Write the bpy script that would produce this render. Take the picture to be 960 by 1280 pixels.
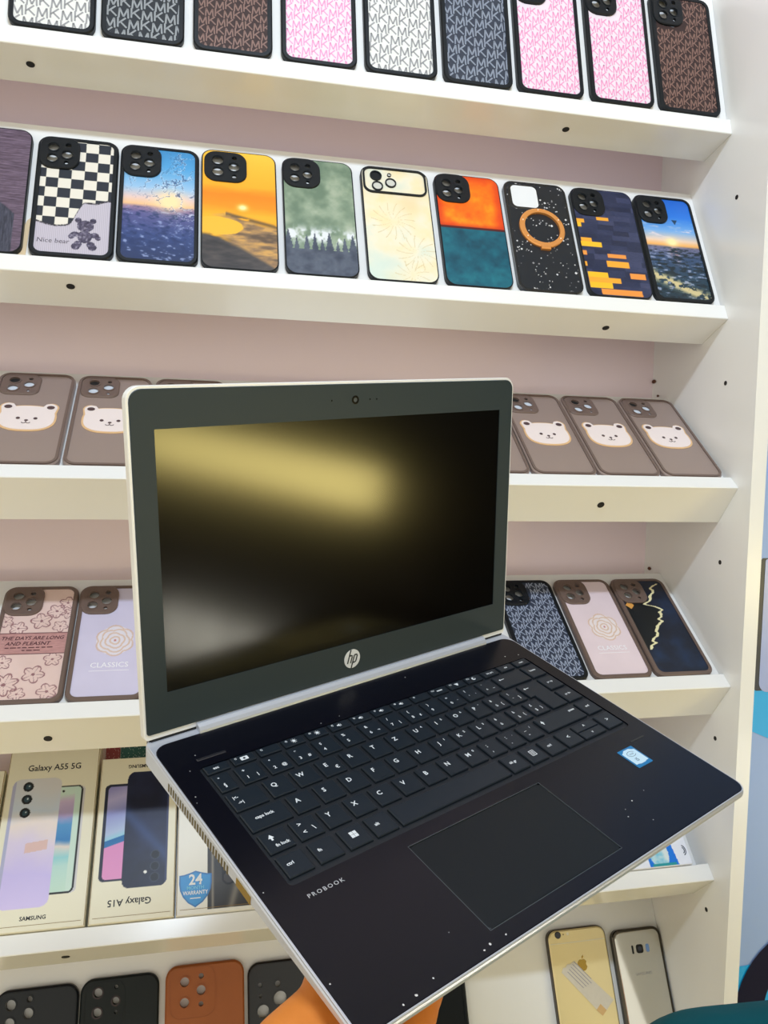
import bpy, math, random
import numpy as np
from mathutils import Vector, Matrix, Euler
from mathutils.geometry import tessellate_polygon

# ------------------------------------------------------------------ scene, camera, light
for o in list(bpy.data.objects):
    bpy.data.objects.remove(o, do_unlink=True)
SC = bpy.context.scene
COL = SC.collection
random.seed(7)
ZO = 1.6                      # height of the measuring origin above the floor

cam_d = bpy.data.cameras.new('camera')
cam_d.sensor_fit = 'VERTICAL'
cam_d.sensor_height = 36.0
cam_d.lens = 997.7 / 1280 * 36.0
cam_d.clip_start = 0.02
cam = bpy.data.objects.new('camera', cam_d)
COL.objects.link(cam)
cam.matrix_world = (Matrix.Translation((-0.6119, -0.7985, -0.2828 + ZO)) @ Matrix.Rotation(-0.2235, 4, 'Z')
                    @ Matrix.Rotation(-0.0677, 4, 'X') @ Matrix.Rotation(-0.0221, 4, 'Y') @ Matrix.Rotation(math.pi / 2, 4, 'X'))
SC.camera = cam

world = bpy.data.worlds.new('shop_ambience')
SC.world = world
world.use_nodes = True
bg = world.node_tree.nodes['Background']
bg.inputs[0].default_value = (1.0, 0.96, 0.83, 1)
bg.inputs[1].default_value = 1.08

SC.view_settings.view_transform = 'Standard'
SC.view_settings.look = 'None'
SC.view_settings.gamma = 1.0
SC.view_settings.use_curve_mapping = False
SC.view_settings.exposure = 0.0

LAMP = (-0.50, -0.98, 0.84 + ZO)
kd = bpy.data.lights.new('ceiling_batten_light', 'AREA')
kd.shape = 'RECTANGLE'
kd.size, kd.size_y = 0.50, 0.07
kd.energy = 15
kd.color = (0.70, 0.83, 1.0)
key = bpy.data.objects.new('ceiling_batten_light', kd)
COL.objects.link(key)
key.location = LAMP
key.rotation_euler = (Vector((-0.45, 0.12, 1.1)) - Vector(LAMP)).to_track_quat('-Z', 'Y').to_euler()

# ------------------------------------------------------------------ helpers
def s2l(c):
    c = np.asarray(c, float) / 255.0
    return np.where(c <= 0.04045, c / 12.92, ((c + 0.055) / 1.055) ** 2.4)

MATS = {}
def mat(name, rgb, rough=0.5, metal=0.0, spec=0.5, coat=0.0, bump=0.0, bscale=400, emit=None, vary=0.0, vscale=60):
    """procedural principled material, rgb in sRGB 0..255"""
    if name in MATS:
        return MATS[name]
    m = bpy.data.materials.new(name)
    m.use_nodes = True
    nt = m.node_tree
    b = nt.nodes['Principled BSDF']
    lin = [float(v) for v in s2l(rgb)]
    b.inputs['Base Color'].default_value = (*lin, 1)
    b.inputs['Roughness'].default_value = rough
    b.inputs['Metallic'].default_value = metal
    b.inputs['Specular IOR Level'].default_value = spec
    b.inputs['Coat Weight'].default_value = coat
    if vary or bump:
        tc = nt.nodes.new('ShaderNodeTexCoord')
    if vary:
        n = nt.nodes.new('ShaderNodeTexNoise')
        n.inputs['Scale'].default_value = vscale
        n.inputs['Detail'].default_value = 4
        nt.links.new(tc.outputs['Object'], n.inputs['Vector'])
        r = nt.nodes.new('ShaderNodeMix')
        r.data_type = 'RGBA'
        r.inputs['A'].default_value = (*[v * (1 - vary) for v in lin], 1)
        r.inputs['B'].default_value = (*[min(1, v * (1 + vary)) for v in lin], 1)
        nt.links.new(n.outputs['Fac'], r.inputs['Factor'])
        nt.links.new(r.outputs['Result'], b.inputs['Base Color'])
    if bump:
        n2 = nt.nodes.new('ShaderNodeTexNoise')
        n2.inputs['Scale'].default_value = bscale
        nt.links.new(tc.outputs['Object'], n2.inputs['Vector'])
        bp = nt.nodes.new('ShaderNodeBump')
        bp.inputs['Strength'].default_value = bump
        bp.inputs['Distance'].default_value = 0.001
        nt.links.new(n2.outputs['Fac'], bp.inputs['Height'])
        nt.links.new(bp.outputs['Normal'], b.inputs['Normal'])
    if emit:
        b.inputs['Emission Color'].default_value = (*emit[0], 1)
        b.inputs['Emission Strength'].default_value = emit[1]
    MATS[name] = m
    return m

def print_mat(name, rough=0.35, spec=0.5, coat=0.0):
    """printed surface: colour comes from the mesh's colour attribute, with a fine grain on top"""
    if name in MATS:
        return MATS[name]
    m = bpy.data.materials.new(name)
    m.use_nodes = True
    nt = m.node_tree
    b = nt.nodes['Principled BSDF']
    a = nt.nodes.new('ShaderNodeVertexColor')
    a.layer_name = 'Print'
    nt.links.new(a.outputs['Color'], b.inputs['Base Color'])
    b.inputs['Roughness'].default_value = rough
    b.inputs['Specular IOR Level'].default_value = spec
    b.inputs['Coat Weight'].default_value = coat
    MATS[name] = m
    return m

def glitter_mat(name, base, spot):
    if name in MATS:
        return MATS[name]
    m = bpy.data.materials.new(name)
    m.use_nodes = True
    nt = m.node_tree
    b = nt.nodes['Principled BSDF']
    tc = nt.nodes.new('ShaderNodeTexCoord')
    v = nt.nodes.new('ShaderNodeTexVoronoi')
    v.inputs['Scale'].default_value = 420
    nt.links.new(tc.outputs['Object'], v.inputs['Vector'])
    r = nt.nodes.new('ShaderNodeValToRGB')
    r.color_ramp.elements[0].position = 0.16
    r.color_ramp.elements[0].color = (*s2l(spot), 1)
    r.color_ramp.elements[1].position = 0.24
    r.color_ramp.elements[1].color = (*s2l(base), 1)
    nt.links.new(v.outputs['Distance'], r.inputs['Fac'])
    nt.links.new(r.outputs['Color'], b.inputs['Base Color'])
    b.inputs['Roughness'].default_value = 0.3
    MATS[name] = m
    return m

class MB:
    """collects vertices and faces of one mesh"""
    def __init__(self):
        self.v = []
        self.f = []
    def add(self, vs, fs):
        n = len(self.v)
        self.v += [tuple(p) for p in vs]
        self.f += [tuple(i + n for i in f) for f in fs]
        return self
    def box(self, x0, y0, z0, x1, y1, z1):
        return self.add([(x0, y0, z0), (x1, y0, z0), (x1, y1, z0), (x0, y1, z0), (x0, y0, z1), (x1, y0, z1), (x1, y1, z1), (x0, y1, z1)],
                        [(0, 3, 2, 1), (4, 5, 6, 7), (0, 1, 5, 4), (1, 2, 6, 5), (2, 3, 7, 6), (3, 0, 4, 7)])
    def cbox(self, x0, y0, z0, x1, y1, z1, c):
        """box with chamfered upper edges"""
        return self.add([(x0, y0, z0), (x1, y0, z0), (x1, y1, z0), (x0, y1, z0),
                         (x0, y0, z1 - c), (x1, y0, z1 - c), (x1, y1, z1 - c), (x0, y1, z1 - c),
                         (x0 + c, y0 + c, z1), (x1 - c, y0 + c, z1), (x1 - c, y1 - c, z1), (x0 + c, y1 - c, z1)],
                        [(0, 3, 2, 1), (8, 9, 10, 11)] + [(i, (i + 1) % 4, 4 + (i + 1) % 4, 4 + i) for i in range(4)]
                        + [(4 + i, 4 + (i + 1) % 4, 8 + (i + 1) % 4, 8 + i) for i in range(4)])
    def prism(self, prof, x0, x1):
        """profile of (y,z) points swept along x"""
        n = len(prof)
        vs = [(x0, *p) for p in prof] + [(x1, *p) for p in prof]
        fs = [(i, (i + 1) % n, n + (i + 1) % n, n + i) for i in range(n)]
        tri = tessellate_polygon([[Vector((p[0], p[1], 0)) for p in prof]])
        fs += [tuple(t) for t in tri] + [tuple(n + i for i in reversed(t)) for t in tri]
        return self.add(vs, fs)
    def flat(self, poly, z):
        """polygon of (x,y) points, filled, facing +z"""
        ar = sum(poly[i][0] * poly[(i + 1) % len(poly)][1] - poly[(i + 1) % len(poly)][0] * poly[i][1] for i in range(len(poly)))
        if ar < 0:
            poly = poly[::-1]
        tri = tessellate_polygon([[Vector((p[0], p[1], 0)) for p in poly]])
        out = []
        for t in tri:
            a, b, c = [poly[i] for i in t]
            if (b[0] - a[0]) * (c[1] - a[1]) - (c[0] - a[0]) * (b[1] - a[1]) < 0:
                t = t[::-1]
            out.append(tuple(t))
        return self.add([(p[0], p[1], z) for p in poly], out)
    def plate(self, outer, holes, z0, z1, inset=None, cham=0.0, bottom=False):
        """solid plate with holes. outer: list of xy (ccw). inset: outline of the chamfered top"""
        n = len(outer)
        top = inset if inset is not None else outer
        base = len(self.v)
        vs = [(p[0], p[1], z0) for p in outer] + [(p[0], p[1], z1 - cham) for p in outer]
        fs = [(i, (i + 1) % n, n + (i + 1) % n, n + i) for i in range(n)]
        if inset is not None:
            vs += [(p[0], p[1], z1) for p in inset]
            fs += [(n + i, n + (i + 1) % n, 2 * n + (i + 1) % n, 2 * n + i) for i in range(n)]
        self.add(vs, fs)
        loops = [list(top)] + [list(h) for h in holes]
        flat = [p for l in loops for p in l]
        tri = tessellate_polygon([[Vector((p[0], p[1], 0)) for p in l] for l in loops])
        ts = []
        for t in tri:
            a, b, c = [flat[i] for i in t]
            if (b[0] - a[0]) * (c[1] - a[1]) - (c[0] - a[0]) * (b[1] - a[1]) < 0:
                t = t[::-1]
            ts.append(tuple(t))
        self.add([(p[0], p[1], z1) for p in flat], ts)
        if bottom:
            self.add([(p[0], p[1], z0) for p in outer], [tuple(range(n))[::-1]])
        for h in holes:
            k = len(h)
            self.add([(p[0], p[1], z1) for p in h] + [(p[0], p[1], z0) for p in h],
                     [(i, (i + 1) % k, k + (i + 1) % k, k + i) for i in range(k)])
        return self
    def tube(self, pts, r, seg=8, closed=False):
        P = [Vector(p) for p in pts]
        n = len(P)
        rs = r if isinstance(r, (list, tuple)) else [r] * n
        vs = []
        for i, p in enumerate(P):
            a = P[(i - 1) % n] if (closed or i > 0) else P[i]
            b = P[(i + 1) % n] if (closed or i < n - 1) else P[i]
            d = (b - a).normalized()
            u = d.orthogonal().normalized() if abs(d.z) > 0.9 else d.cross(Vector((0, 0, 1))).normalized()
            w = d.cross(u)
            for k in range(seg):
                t = 2 * math.pi * k / seg
                vs.append(tuple(p + (u * math.cos(t) + w * math.sin(t)) * rs[i]))
        fs = []
        for i in range(n if closed else n - 1):
            j = (i + 1) % n
            for k in range(seg):
                fs.append((i * seg + k, i * seg + (k + 1) % seg, j * seg + (k + 1) % seg, j * seg + k))
        if not closed:
            fs += [tuple(range(seg))[::-1], tuple((n - 1) * seg + k for k in range(seg))]
        return self.add(vs, fs)
    def sphere(self, c, r, nu=16, nv=10, sc=(1, 1, 1)):
        vs = []
        for j in range(nv + 1):
            t = math.pi * j / nv
            for i in range(nu):
                a = 2 * math.pi * i / nu
                vs.append((c[0] + r * sc[0] * math.sin(t) * math.cos(a), c[1] + r * sc[1] * math.sin(t) * math.sin(a), c[2] + r * sc[2] * math.cos(t)))
        fs = [(j * nu + i, (j + 1) * nu + i, (j + 1) * nu + (i + 1) % nu, j * nu + (i + 1) % nu) for j in range(nv) for i in range(nu)]
        return self.add(vs, fs)
    def mesh(self, name):
        me = bpy.data.meshes.new(name)
        me.from_pydata(self.v, [], self.f)
        me.validate()
        me.update()
        return me

def rr(x0, y0, x1, y1, r, seg=6):
    """rounded rectangle outline, counter-clockwise; r one radius or (bl, br, tr, tl)"""
    rs = r if isinstance(r, (list, tuple)) else (r,) * 4
    out = []
    for (cx, cy, a0, q) in ((x0 + rs[0], y0 + rs[0], 180, rs[0]), (x1 - rs[1], y0 + rs[1], 270, rs[1]),
                            (x1 - rs[2], y1 - rs[2], 0, rs[2]), (x0 + rs[3], y1 - rs[3], 90, rs[3])):
        for k in range(seg + 1):
            a = math.radians(a0 + 90 * k / seg)
            out.append((cx + q * math.cos(a), cy + q * math.sin(a)))
    return out

def circ(cx, cy, r, n=20, sy=1.0):
    return [(cx + r * math.cos(2 * math.pi * k / n), cy + r * sy * math.sin(2 * math.pi * k / n)) for k in range(n)]

def link(o, parent=None):
    COL.objects.link(o)
    if parent is not None:
        o.parent = parent
    return o

def obj(name, mb, m, parent=None, label=None, smooth=False):
    me = mb if isinstance(mb, bpy.types.Mesh) else mb.mesh(name)
    if m is not None:
        me.materials.append(m)
    if smooth:
        me.polygons.foreach_set('use_smooth', [True] * len(me.polygons))
    o = bpy.data.objects.new(name, me)
    link(o, parent)
    if label:
        o['label'] = label
    return o

def tag(o, label, cat, group=None):
    o['label'] = label
    o['category'] = cat
    if group:
        o['group'] = group
    return o

def empty(name, loc=(0, 0, 0), rot=(0, 0, 0)):
    o = bpy.data.objects.new(name, None)
    o.empty_display_size = 0.02
    o.location = loc
    o.rotation_euler = rot
    return link(o)

def struct(name, mb, m):
    o = obj(name, mb, m)
    o['kind'] = 'structure'
    return o

TEXTS = []
def text(s, x, y, z, size, m, parent, name='lettering', align='CENTER', bold=0.0, rot=0.0, sx=1.0, shear=0.0, space=1.0):
    TEXTS.append((s, x, y, z, size, m, parent, name, align, bold, rot, sx, shear, space))

def flush_texts():
    made = []
    for (s, x, y, z, size, m, parent, name, align, bold, rot, sx, shear, space) in TEXTS:
        c = bpy.data.curves.new('type', 'FONT')
        c.body = s
        c.size = size
        c.align_x = align
        c.align_y = 'CENTER'
        c.offset = bold
        c.shear = shear
        c.space_character = space
        c.resolution_u = 2
        o = bpy.data.objects.new('type', c)
        COL.objects.link(o)
        made.append(o)
    dg = bpy.context.evaluated_depsgraph_get()
    dg.update()
    for o, (s, x, y, z, size, m, parent, name, align, bold, rot, sx, shear, space) in zip(made, TEXTS):
        me = bpy.data.meshes.new_from_object(o.evaluated_get(dg))
        me.name = name
        me.materials.clear()
        me.materials.append(m)
        me.transform(Matrix.Translation((x, y, z)) @ Matrix.Rotation(rot, 4, 'Z') @ Matrix.Diagonal((sx, 1, 1, 1)))
        link(bpy.data.objects.new(name, me), parent)
    for o in made:
        c = o.data
        bpy.data.objects.remove(o)
        bpy.data.curves.remove(c)

# noise for printed artwork
def vnoise(x, y, seed=0):
    rng = np.random.RandomState(seed)
    T = rng.rand(64, 64)
    xi = np.floor(x).astype(int)
    yi = np.floor(y).astype(int)
    fx = x - xi
    fy = y - yi
    fx = fx * fx * (3 - 2 * fx)
    fy = fy * fy * (3 - 2 * fy)
    g = lambda i, j: T[i % 64, j % 64]
    return (g(xi, yi) * (1 - fx) + g(xi + 1, yi) * fx) * (1 - fy) + (g(xi, yi + 1) * (1 - fx) + g(xi + 1, yi + 1) * fx) * fy

def fbm(x, y, seed=0, o=4):
    s = 0
    a = 0.5
    for k in range(o):
        s = s + a * vnoise(x * 2 ** k, y * 2 ** k, seed + k)
        a *= 0.5
    return s / (1 - 0.5 ** o)

def sst(a, b, t):
    t = np.clip((t - a) / (b - a), 0, 1)
    return t * t * (3 - 2 * t)

def mixc(c, col, m):
    return c * (1 - m[..., None]) + np.asarray(col, float) * m[..., None]

def ramp(t, stops):
    ps = [s[0] for s in stops]
    return np.stack([np.interp(t, ps, [s[1][k] for s in stops]) for k in range(3)], -1)

def inrr(x, y, x0, y0, x1, y1, r):
    """mask of points inside a rounded rectangle"""
    cx = np.clip(x, x0 + r, x1 - r)
    cy = np.clip(y, y0 + r, y1 - r)
    return ((x - cx) ** 2 + (y - cy) ** 2 <= r * r)

def print_grid(name, x0, y0, x1, y1, r, z, fn, m, parent, res=0.0008, cut=None):
    """printed sheet with rounded corners; fn(X, Y) gives the printed colour"""
    nx = max(2, int((x1 - x0) / res))
    ny = max(2, int((y1 - y0) / res))
    u = np.linspace(0, 1, nx + 1)
    ys = np.linspace(y0, y1, ny + 1)
    d = np.maximum(np.maximum(y0 + r - ys, ys - (y1 - r)), 0)
    ins = r - np.sqrt(np.maximum(r * r - d * d, 0))
    X = (x0 + ins)[:, None] + u[None, :] * ((x1 - x0) - 2 * ins)[:, None]
    Y = np.repeat(ys[:, None], nx + 1, 1)
    C = s2l(np.clip(fn(X, Y), 0, 255))
    V = np.stack([X.ravel(), Y.ravel(), np.full(X.size, z)], 1)
    j, i = np.meshgrid(np.arange(ny), np.arange(nx), indexing='ij')
    a = (j * (nx + 1) + i).ravel()
    F = np.stack([a, a + 1, a + nx + 2, a + nx + 1], 1)
    if cut is not None:
        cxm = (X[:-1, :-1] + X[1:, 1:]).ravel() / 2
        cym = (Y[:-1, :-1] + Y[1:, 1:]).ravel() / 2
        F = F[~cut(cxm, cym)]
    me = bpy.data.meshes.new(name)
    me.vertices.add(len(V))
    me.vertices.foreach_set('co', V.ravel())
    me.loops.add(F.size)
    me.loops.foreach_set('vertex_index', F.ravel())
    me.polygons.add(len(F))
    me.polygons.foreach_set('loop_start', np.arange(len(F)) * 4)
    me.update(calc_edges=True)
    at = me.color_attributes.new('Print', 'FLOAT_COLOR', 'POINT')
    at.data.foreach_set('color', np.concatenate([C.reshape(-1, 3), np.ones((X.size, 1))], 1).ravel())
    me.materials.append(m)
    o = bpy.data.objects.new(name, me)
    return link(o, parent)

# ------------------------------------------------------------------ materials of the place
WHITE = mat('white_melamine', (238, 238, 236), 0.22, spec=0.5, vary=0.02, vscale=6)
PINK = mat('pink_back_board', (240, 222, 230), 0.5, vary=0.03, vscale=4)
DARKHOLE = mat('dark_hole', (22, 20, 18), 0.7)
BROWNCHIP = mat('brown_chip', (92, 52, 34), 0.8)
BLACKRUB = mat('black_rubber', (13, 19, 25), 0.42, spec=0.3, bump=0.05)
TAUPE = mat('taupe_rubber', (106, 88, 80), 0.4)
INK = mat('black_ink', (28, 28, 30), 0.5)
WHITEINK = mat('white_ink', (238, 240, 242), 0.5)

# ------------------------------------------------------------------ the room
struct('floor', MB().box(-3.2, -3.6, -0.05, 2.5, 0.30, 0.0), mat('floor_tile', (226, 202, 132), 0.25, vary=0.05, vscale=3))
struct('wall_back', MB().box(-3.2, 0.24, 0.0, 2.5, 0.30, 2.8), mat('shop_wall', (214, 204, 196), 0.6, vary=0.03, vscale=2))
struct('wall_right', MB().box(2.44, -3.6, 0.0, 2.5, 0.24, 2.8), mat('dark_wall', (52, 46, 44), 0.6, vary=0.05, vscale=2))
struct('ceiling', MB().box(-3.2, -3.6, 2.8, 2.5, 0.30, 2.86), mat('ceiling_white', (228, 230, 236), 0.7, vary=0.02, vscale=2))

# lamp: a slim batten hung from the ceiling in front of the shelves
lam = empty('batten_lamp', LAMP)
lam.rotation_euler = key.rotation_euler
obj('housing', MB().box(-0.27, -0.045, 0.004, 0.27, 0.045, 0.05), mat('lamp_white', (235, 235, 235), 0.4), lam)
rod_m = Matrix(key.rotation_euler.to_matrix()).to_4x4().inverted()
for sx in (-0.2, 0.2):
    a = Vector((sx, 0, 0.04))
    b = a + rod_m.to_3x3() @ Vector((0, 0, 2.8 - LAMP[2] - 0.03))
    obj('rod', MB().tube([a, b], 0.004, 8), mat('lamp_rod', (190, 190, 190), 0.3, 1.0), lam)
tag(lam, 'slim white batten lamp hung on two rods in front of the shelves', 'lamp')

# lit counter added out of view, to make the streak mirrored in the laptop screen
ctr = empty('reflection_counter', (2.1, -1.9, 0))
obj('cabinet', MB().box(-0.22, -0.85, 0.0, 0.3, 0.85, 0.66).box(-0.65, -0.30, 0.0, -0.22, 0.95, 0.30).box(-0.22, -0.85, 0.90, 0.3, 0.85, 0.94).box(0.0, -0.85, 0.66, 0.3, 0.85, 0.90),
    mat('counter_wood', (70, 52, 38), 0.5, vary=0.1, vscale=8), ctr)
obj('light_strip', MB().box(-0.10, -0.80, 0.69, -0.001, 0.52, 0.86), mat('counter_glow', (255, 225, 140), 0.5, emit=((1.0, 0.82, 0.28), 19.0)), ctr)
for k, (y0, y1) in enumerate(((-0.52, -0.40), (-0.34, -0.22), (-0.16, -0.06), (0.0, 0.10), (0.16, 0.28), (0.34, 0.44))):  # glowing blocks added to mirror as the pale highlight low on the screen
    obj('reflection_block', MB().box(-0.665, y0 + 0.45, 0.05, -0.6505, y1 + 0.45, 0.26), mat('reflection_glow', (255, 250, 225), 0.5, emit=((1.0, 0.97, 0.84), 10.0)), ctr)
tag(ctr, 'unseen dark counter added for the screen reflection, with warm strip and low glow blocks', 'counter')

# ------------------------------------------------------------------ the shelf unit
T_, H_ = 0.01965, 0.0550       # lip thickness and height
ROWS = {1: (0.0672, 0.1113, 1.3219, -0.0068), 2: (0.0569, -0.1077, 1.1256, -0.0068), 3: (0.0221, -0.3087, 0.6678, -0.0085),
        4: (0.0170, -0.5446, 0.6465, -0.0068), 5: (0.0289, -0.7880, 0.7960, -0.026), 6: (0.066, -1.055, 1.099, -0.008)}
LOFF = {6: -0.013}
DW = 0.2174
XL = -1.25
unit = empty('shelf_unit', (0, 0, 0))
unit.location = (0, 0, 0)
tag(unit, 'white wall shelf unit with six tilted display shelves and a pink back', 'shelf')
obj('side_panel', MB().box(0, 0, 0, 0.0186, DW + 0.016, 2.45), WHITE, unit)
obj('side_panel', MB().box(XL - 0.0186, 0, 0, XL, DW + 0.016, 2.45), WHITE, unit)
obj('back_panel', MB().box(XL, DW, 0.35, 0, DW + 0.016, 2.45), PINK, unit, label='pink back board')
obj('base_panel', MB().box(XL, 0.02, 0.0, 0, 0.036, 0.42), WHITE, unit)
obj('top_panel', MB().box(XL, 0, 2.42, 0, DW, 2.438), WHITE, unit)
SCREWS = {1: [(-0.7842, 0.027), (-0.2016, 0.027)], 2: [(-0.7443, 0.020), (-0.144, 0.033)], 3: [(-0.1661, 0.0285)], 4: [(-0.7616, 0.032)], 5: [(-0.748, 0.027)], 6: []}
def frame(r):
    y, z, a, hb = ROWS[r]
    return Matrix.Translation((0, y, z + ZO)) @ Matrix.Rotation(a, 4, 'X')
for r in ROWS:
    M = frame(r)
    hb = ROWS[r][3]
    b = obj('shelf_board', MB().box(XL, T_ + LOFF.get(r, 0), hb - 0.016, -0.0002, 0.195, hb), WHITE, unit)
    b.matrix_local = M
    mb = MB()
    c = 0.0008
    n = H_
    lo_ = LOFF.get(r, 0)
    prof = [(p_[0] + lo_, p_[1]) for p_ in ((0, -n), (T_, -n), (T_, -c), (T_ - c, 0), (c, 0), (0, -c))]
    mb.prism(prof, XL, -0.0002)
    l = obj('front_lip', mb, WHITE, unit)
    l.matrix_local = M
    for (x, d) in SCREWS[r]:
        s = MB()
        k = 14
        pts = [(x + 0.0042 * math.cos(2 * math.pi * i / k), -0.0006, -d + 0.0042 * math.sin(2 * math.pi * i / k)) for i in range(k)]
        pts2 = [(p[0], 0.001, p[2]) for p in pts]
        s.add(pts + pts2, [tuple(range(k))] + [(i, (i + 1) % k, k + (i + 1) % k, k + i) for i in range(k)])
        obj('screw_cap', s, DARKHOLE, l)
for (y, z) in ((0.0525, 0.0332), (0.0559, -0.1841), (0.0492, -0.4002), (0.0413, -0.6156), (0.0414, -0.8326)):
    k = 10
    s = MB()
    pts = [(-0.0003, y + 0.0028 * math.cos(2 * math.pi * i / k), z + ZO + 0.0028 * math.sin(2 * math.pi * i / k)) for i in range(k)]
    s.add(pts + [(0.0004, p[1], p[2]) for p in pts], [tuple(range(k))[::-1]] + [(i, (i + 1) % k, k + (i + 1) % k, k + i) for i in range(k)])
    obj('peg_hole', s, DARKHOLE, unit)
for (y, z, r) in ((0.2125, -0.1687, 0.0035), (0.2012, -0.1892, 0.002), (0.203, -0.4293, 0.003)):
    obj('chipped_spot', MB().sphere((-0.001, y, z + ZO), r, 8, 6, (0.5, 1.4, 0.8)), BROWNCHIP, unit)

# ------------------------------------------------------------------ advertising board right of the unit
ad = empty('advertising_board', (0.0186, 0.02, 0))
tag(ad, 'pale blue advertising board with cyan bands beside the shelf unit', 'sign')
def flatxz(poly, y):
    mb = MB()
    mb.flat(poly, 0)
    mb.v = [(p[0], y, p[1]) for p in mb.v]
    return mb
obj('board', MB().box(0.0006, 0, 0, 0.62, 0.03, 2.3), mat('ad_pale_blue', (150, 178, 228), 0.35, vary=0.03, vscale=3), ad)
X0 = 0.0186
def ap(pts):
    return [(x - X0, z + ZO) for x, z in pts]
CYAN = mat('ad_cyan', (0, 172, 238), 0.35)
NAVY = mat('ad_navy', (4, 8, 44), 0.6, spec=0.2)
obj('cyan_band', flatxz(ap([(0.021, -0.5505), (0.45, -0.552), (0.45, -0.777), (0.021, -0.596)]), -0.0006), CYAN, ad)
obj('cyan_field', flatxz(ap([(0.021, -0.8965), (0.45, -0.885), (0.45, -1.35), (0.021, -1.35)]), -0.0006), CYAN, ad)
obj('phone_print', flatxz(rr(0.0335 - X0, -0.5515 + ZO, 0.150 - X0, -0.3915 + ZO, 0.003), -0.0010), mat('ad_phone_edge', (34, 44, 66), 0.3), ad)
obj('phone_screen_print', flatxz(rr(0.0392 - X0, -0.5535 + ZO, 0.158 - X0, -0.3925 + ZO, (0.012, 0.012, 0.003, 0.003)), -0.0014), mat('ad_phone_lilac', (166, 180, 226), 0.25, vary=0.08, vscale=30), ad)
mb = MB()
n = 48
c = (0.135 - X0, -0.955 + ZO)
ro, ri = circ(*c, 0.105, n), circ(*c, 0.064, n)
mb.add([(p[0], -0.0016, p[1]) for p in ro + ri], [(i, (i + 1) % n, n + (i + 1) % n, n + i) for i in range(n)])
obj('navy_ring_print', mb, NAVY, ad)

# ------------------------------------------------------------------ the laptop
LW, LD = 0.326, 0.234
LR = Matrix(((0.8960715, -0.4419308, 0.0418693), (0.4339625, 0.8522317, -0.2921947), (0.0934475, 0.2799971, 0.9554419)))
lap = empty('laptop', (-0.5453, -0.4863, -0.5283 + ZO))
lap.rotation_euler = LR.to_euler()
tag(lap, 'open black and silver laptop held up in front of the shelves', 'laptop')
SILVER = mat('brushed_silver', (200, 204, 214), 0.30, 0.40, bump=0.03, bscale=900)
DECK = mat('black_deck', (9, 10, 20), 0.27, spec=0.30, vary=0.12, vscale=25)
BEZEL = mat('bezel_grey', (40, 52, 57), 0.45, spec=0.35, bump=0.04, bscale=1500)
KEYM = mat('key_black', (24, 33, 42), 0.40, spec=0.4, bump=0.03, bscale=1200)
TRAYM = mat('tray_black', (24, 28, 34), 0.5)
PADM = mat('touchpad_black', (16, 22, 26), 0.38, spec=0.28)
LEG = mat('key_legend', (226, 230, 232), 0.5, emit=None)
SCR = mat('screen_black', (3, 3, 4), 0.135, spec=0.5)
BLK = mat('gloss_black', (8, 9, 11), 0.15)
# base shell
mb = MB()
o_ = rr(0, 0, LW, LD, 0.009)
mb.plate(rr(0.0006, 0.0006, LW - 0.0006, LD - 0.0006, 0.0085), [rr(0.0178, 0.0858, 0.312, 0.1922, 0.003, 3), rr(0.0886, 0.0112, 0.199, 0.077, 0.002, 3)],
         -0.0040, -0.0003, inset=rr(0.0010, 0.0010, LW - 0.0010, LD - 0.001, 0.008), cham=0.0004)
lo = rr(0.0, 0.0, LW, LD, 0.009)
mid = rr(0.0005, 0.0005, LW - 0.0005, LD - 0.0005, 0.009)
bot = rr(0.0070, 0.0100, LW - 0.0070, LD - 0.006, 0.009)
n = len(lo)
def zl(y):
    return -0.0046 - 0.0085 * min(1.0, max(0.0, y) / 0.15)
mb.add([(p[0], p[1], -0.0012) for p in mid] + [(p[0], p[1], -0.0024) for p in lo] + [(p[0], p[1], zl(p[1])) for p in lo] + [(p[0], p[1], zl(p[1]) - 0.0034) for p in bot],
       [(k * n + (i + 1) % n, k * n + i, (k + 1) * n + i, (k + 1) * n + (i + 1) % n) for k in range(3) for i in range(n)] + [tuple(3 * n + i for i in range(n))[::-1]])
obj('base', mb, SILVER, lap)
# deck with keyboard and touchpad openings
KX0, KX1, KY0, KY1 = 0.0182, 0.3116, 0.0862, 0.1918
PX0, PX1, PY0, PY1 = 0.0890, 0.1986, 0.0116, 0.0766
mb = MB()
dk = rr(0.0016, 0.0014, LW - 0.0016, 0.2232, (0.008, 0.008, 0.010, 0.010))
dki = rr(0.0020, 0.0018, LW - 0.0020, 0.2228, (0.0076, 0.0076, 0.0096, 0.0096))
mb.plate(dk, [rr(KX0, KY0, KX1, KY1, 0.003, 3), rr(PX0, PY0, PX1, PY1, 0.002, 3)], -0.0012, 0.0, inset=dki, cham=0.0003)
obj('palm_rest', mb, DECK, lap, label='black anodised deck')
mb = MB()
mb.plate(rr(KX0, KY0, KX1, KY1, 0.003, 3), [], -0.0014, -0.0011)
obj('keyboard_tray', mb, TRAYM, lap)
mb = MB()
mb.plate(rr(PX0 + 0.0004, PY0 + 0.0004, PX1 - 0.0004, PY1 - 0.0004, 0.0018, 3), [], -0.0014, -0.0002, inset=rr(PX0 + 0.0008, PY0 + 0.0008, PX1 - 0.0008, PY1 - 0.0008, 0.0014, 3), cham=0.0002)
obj('touchpad', mb, PADM, lap)
mb = MB()
for (pa, pb) in (((PX0, PY1), (PX1, PY1)), ((PX0, PY0), (PX0, PY1)), ((PX0, PY0), (PX1, PY0)), ((PX1, PY0), (PX1, PY1))):
    w = 0.00016
    mb.box(min(pa[0], pb[0]) - w, min(pa[1], pb[1]) - w, -0.0008, max(pa[0], pb[0]) + w, max(pa[1], pb[1]) + w, 0.00006)
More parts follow.
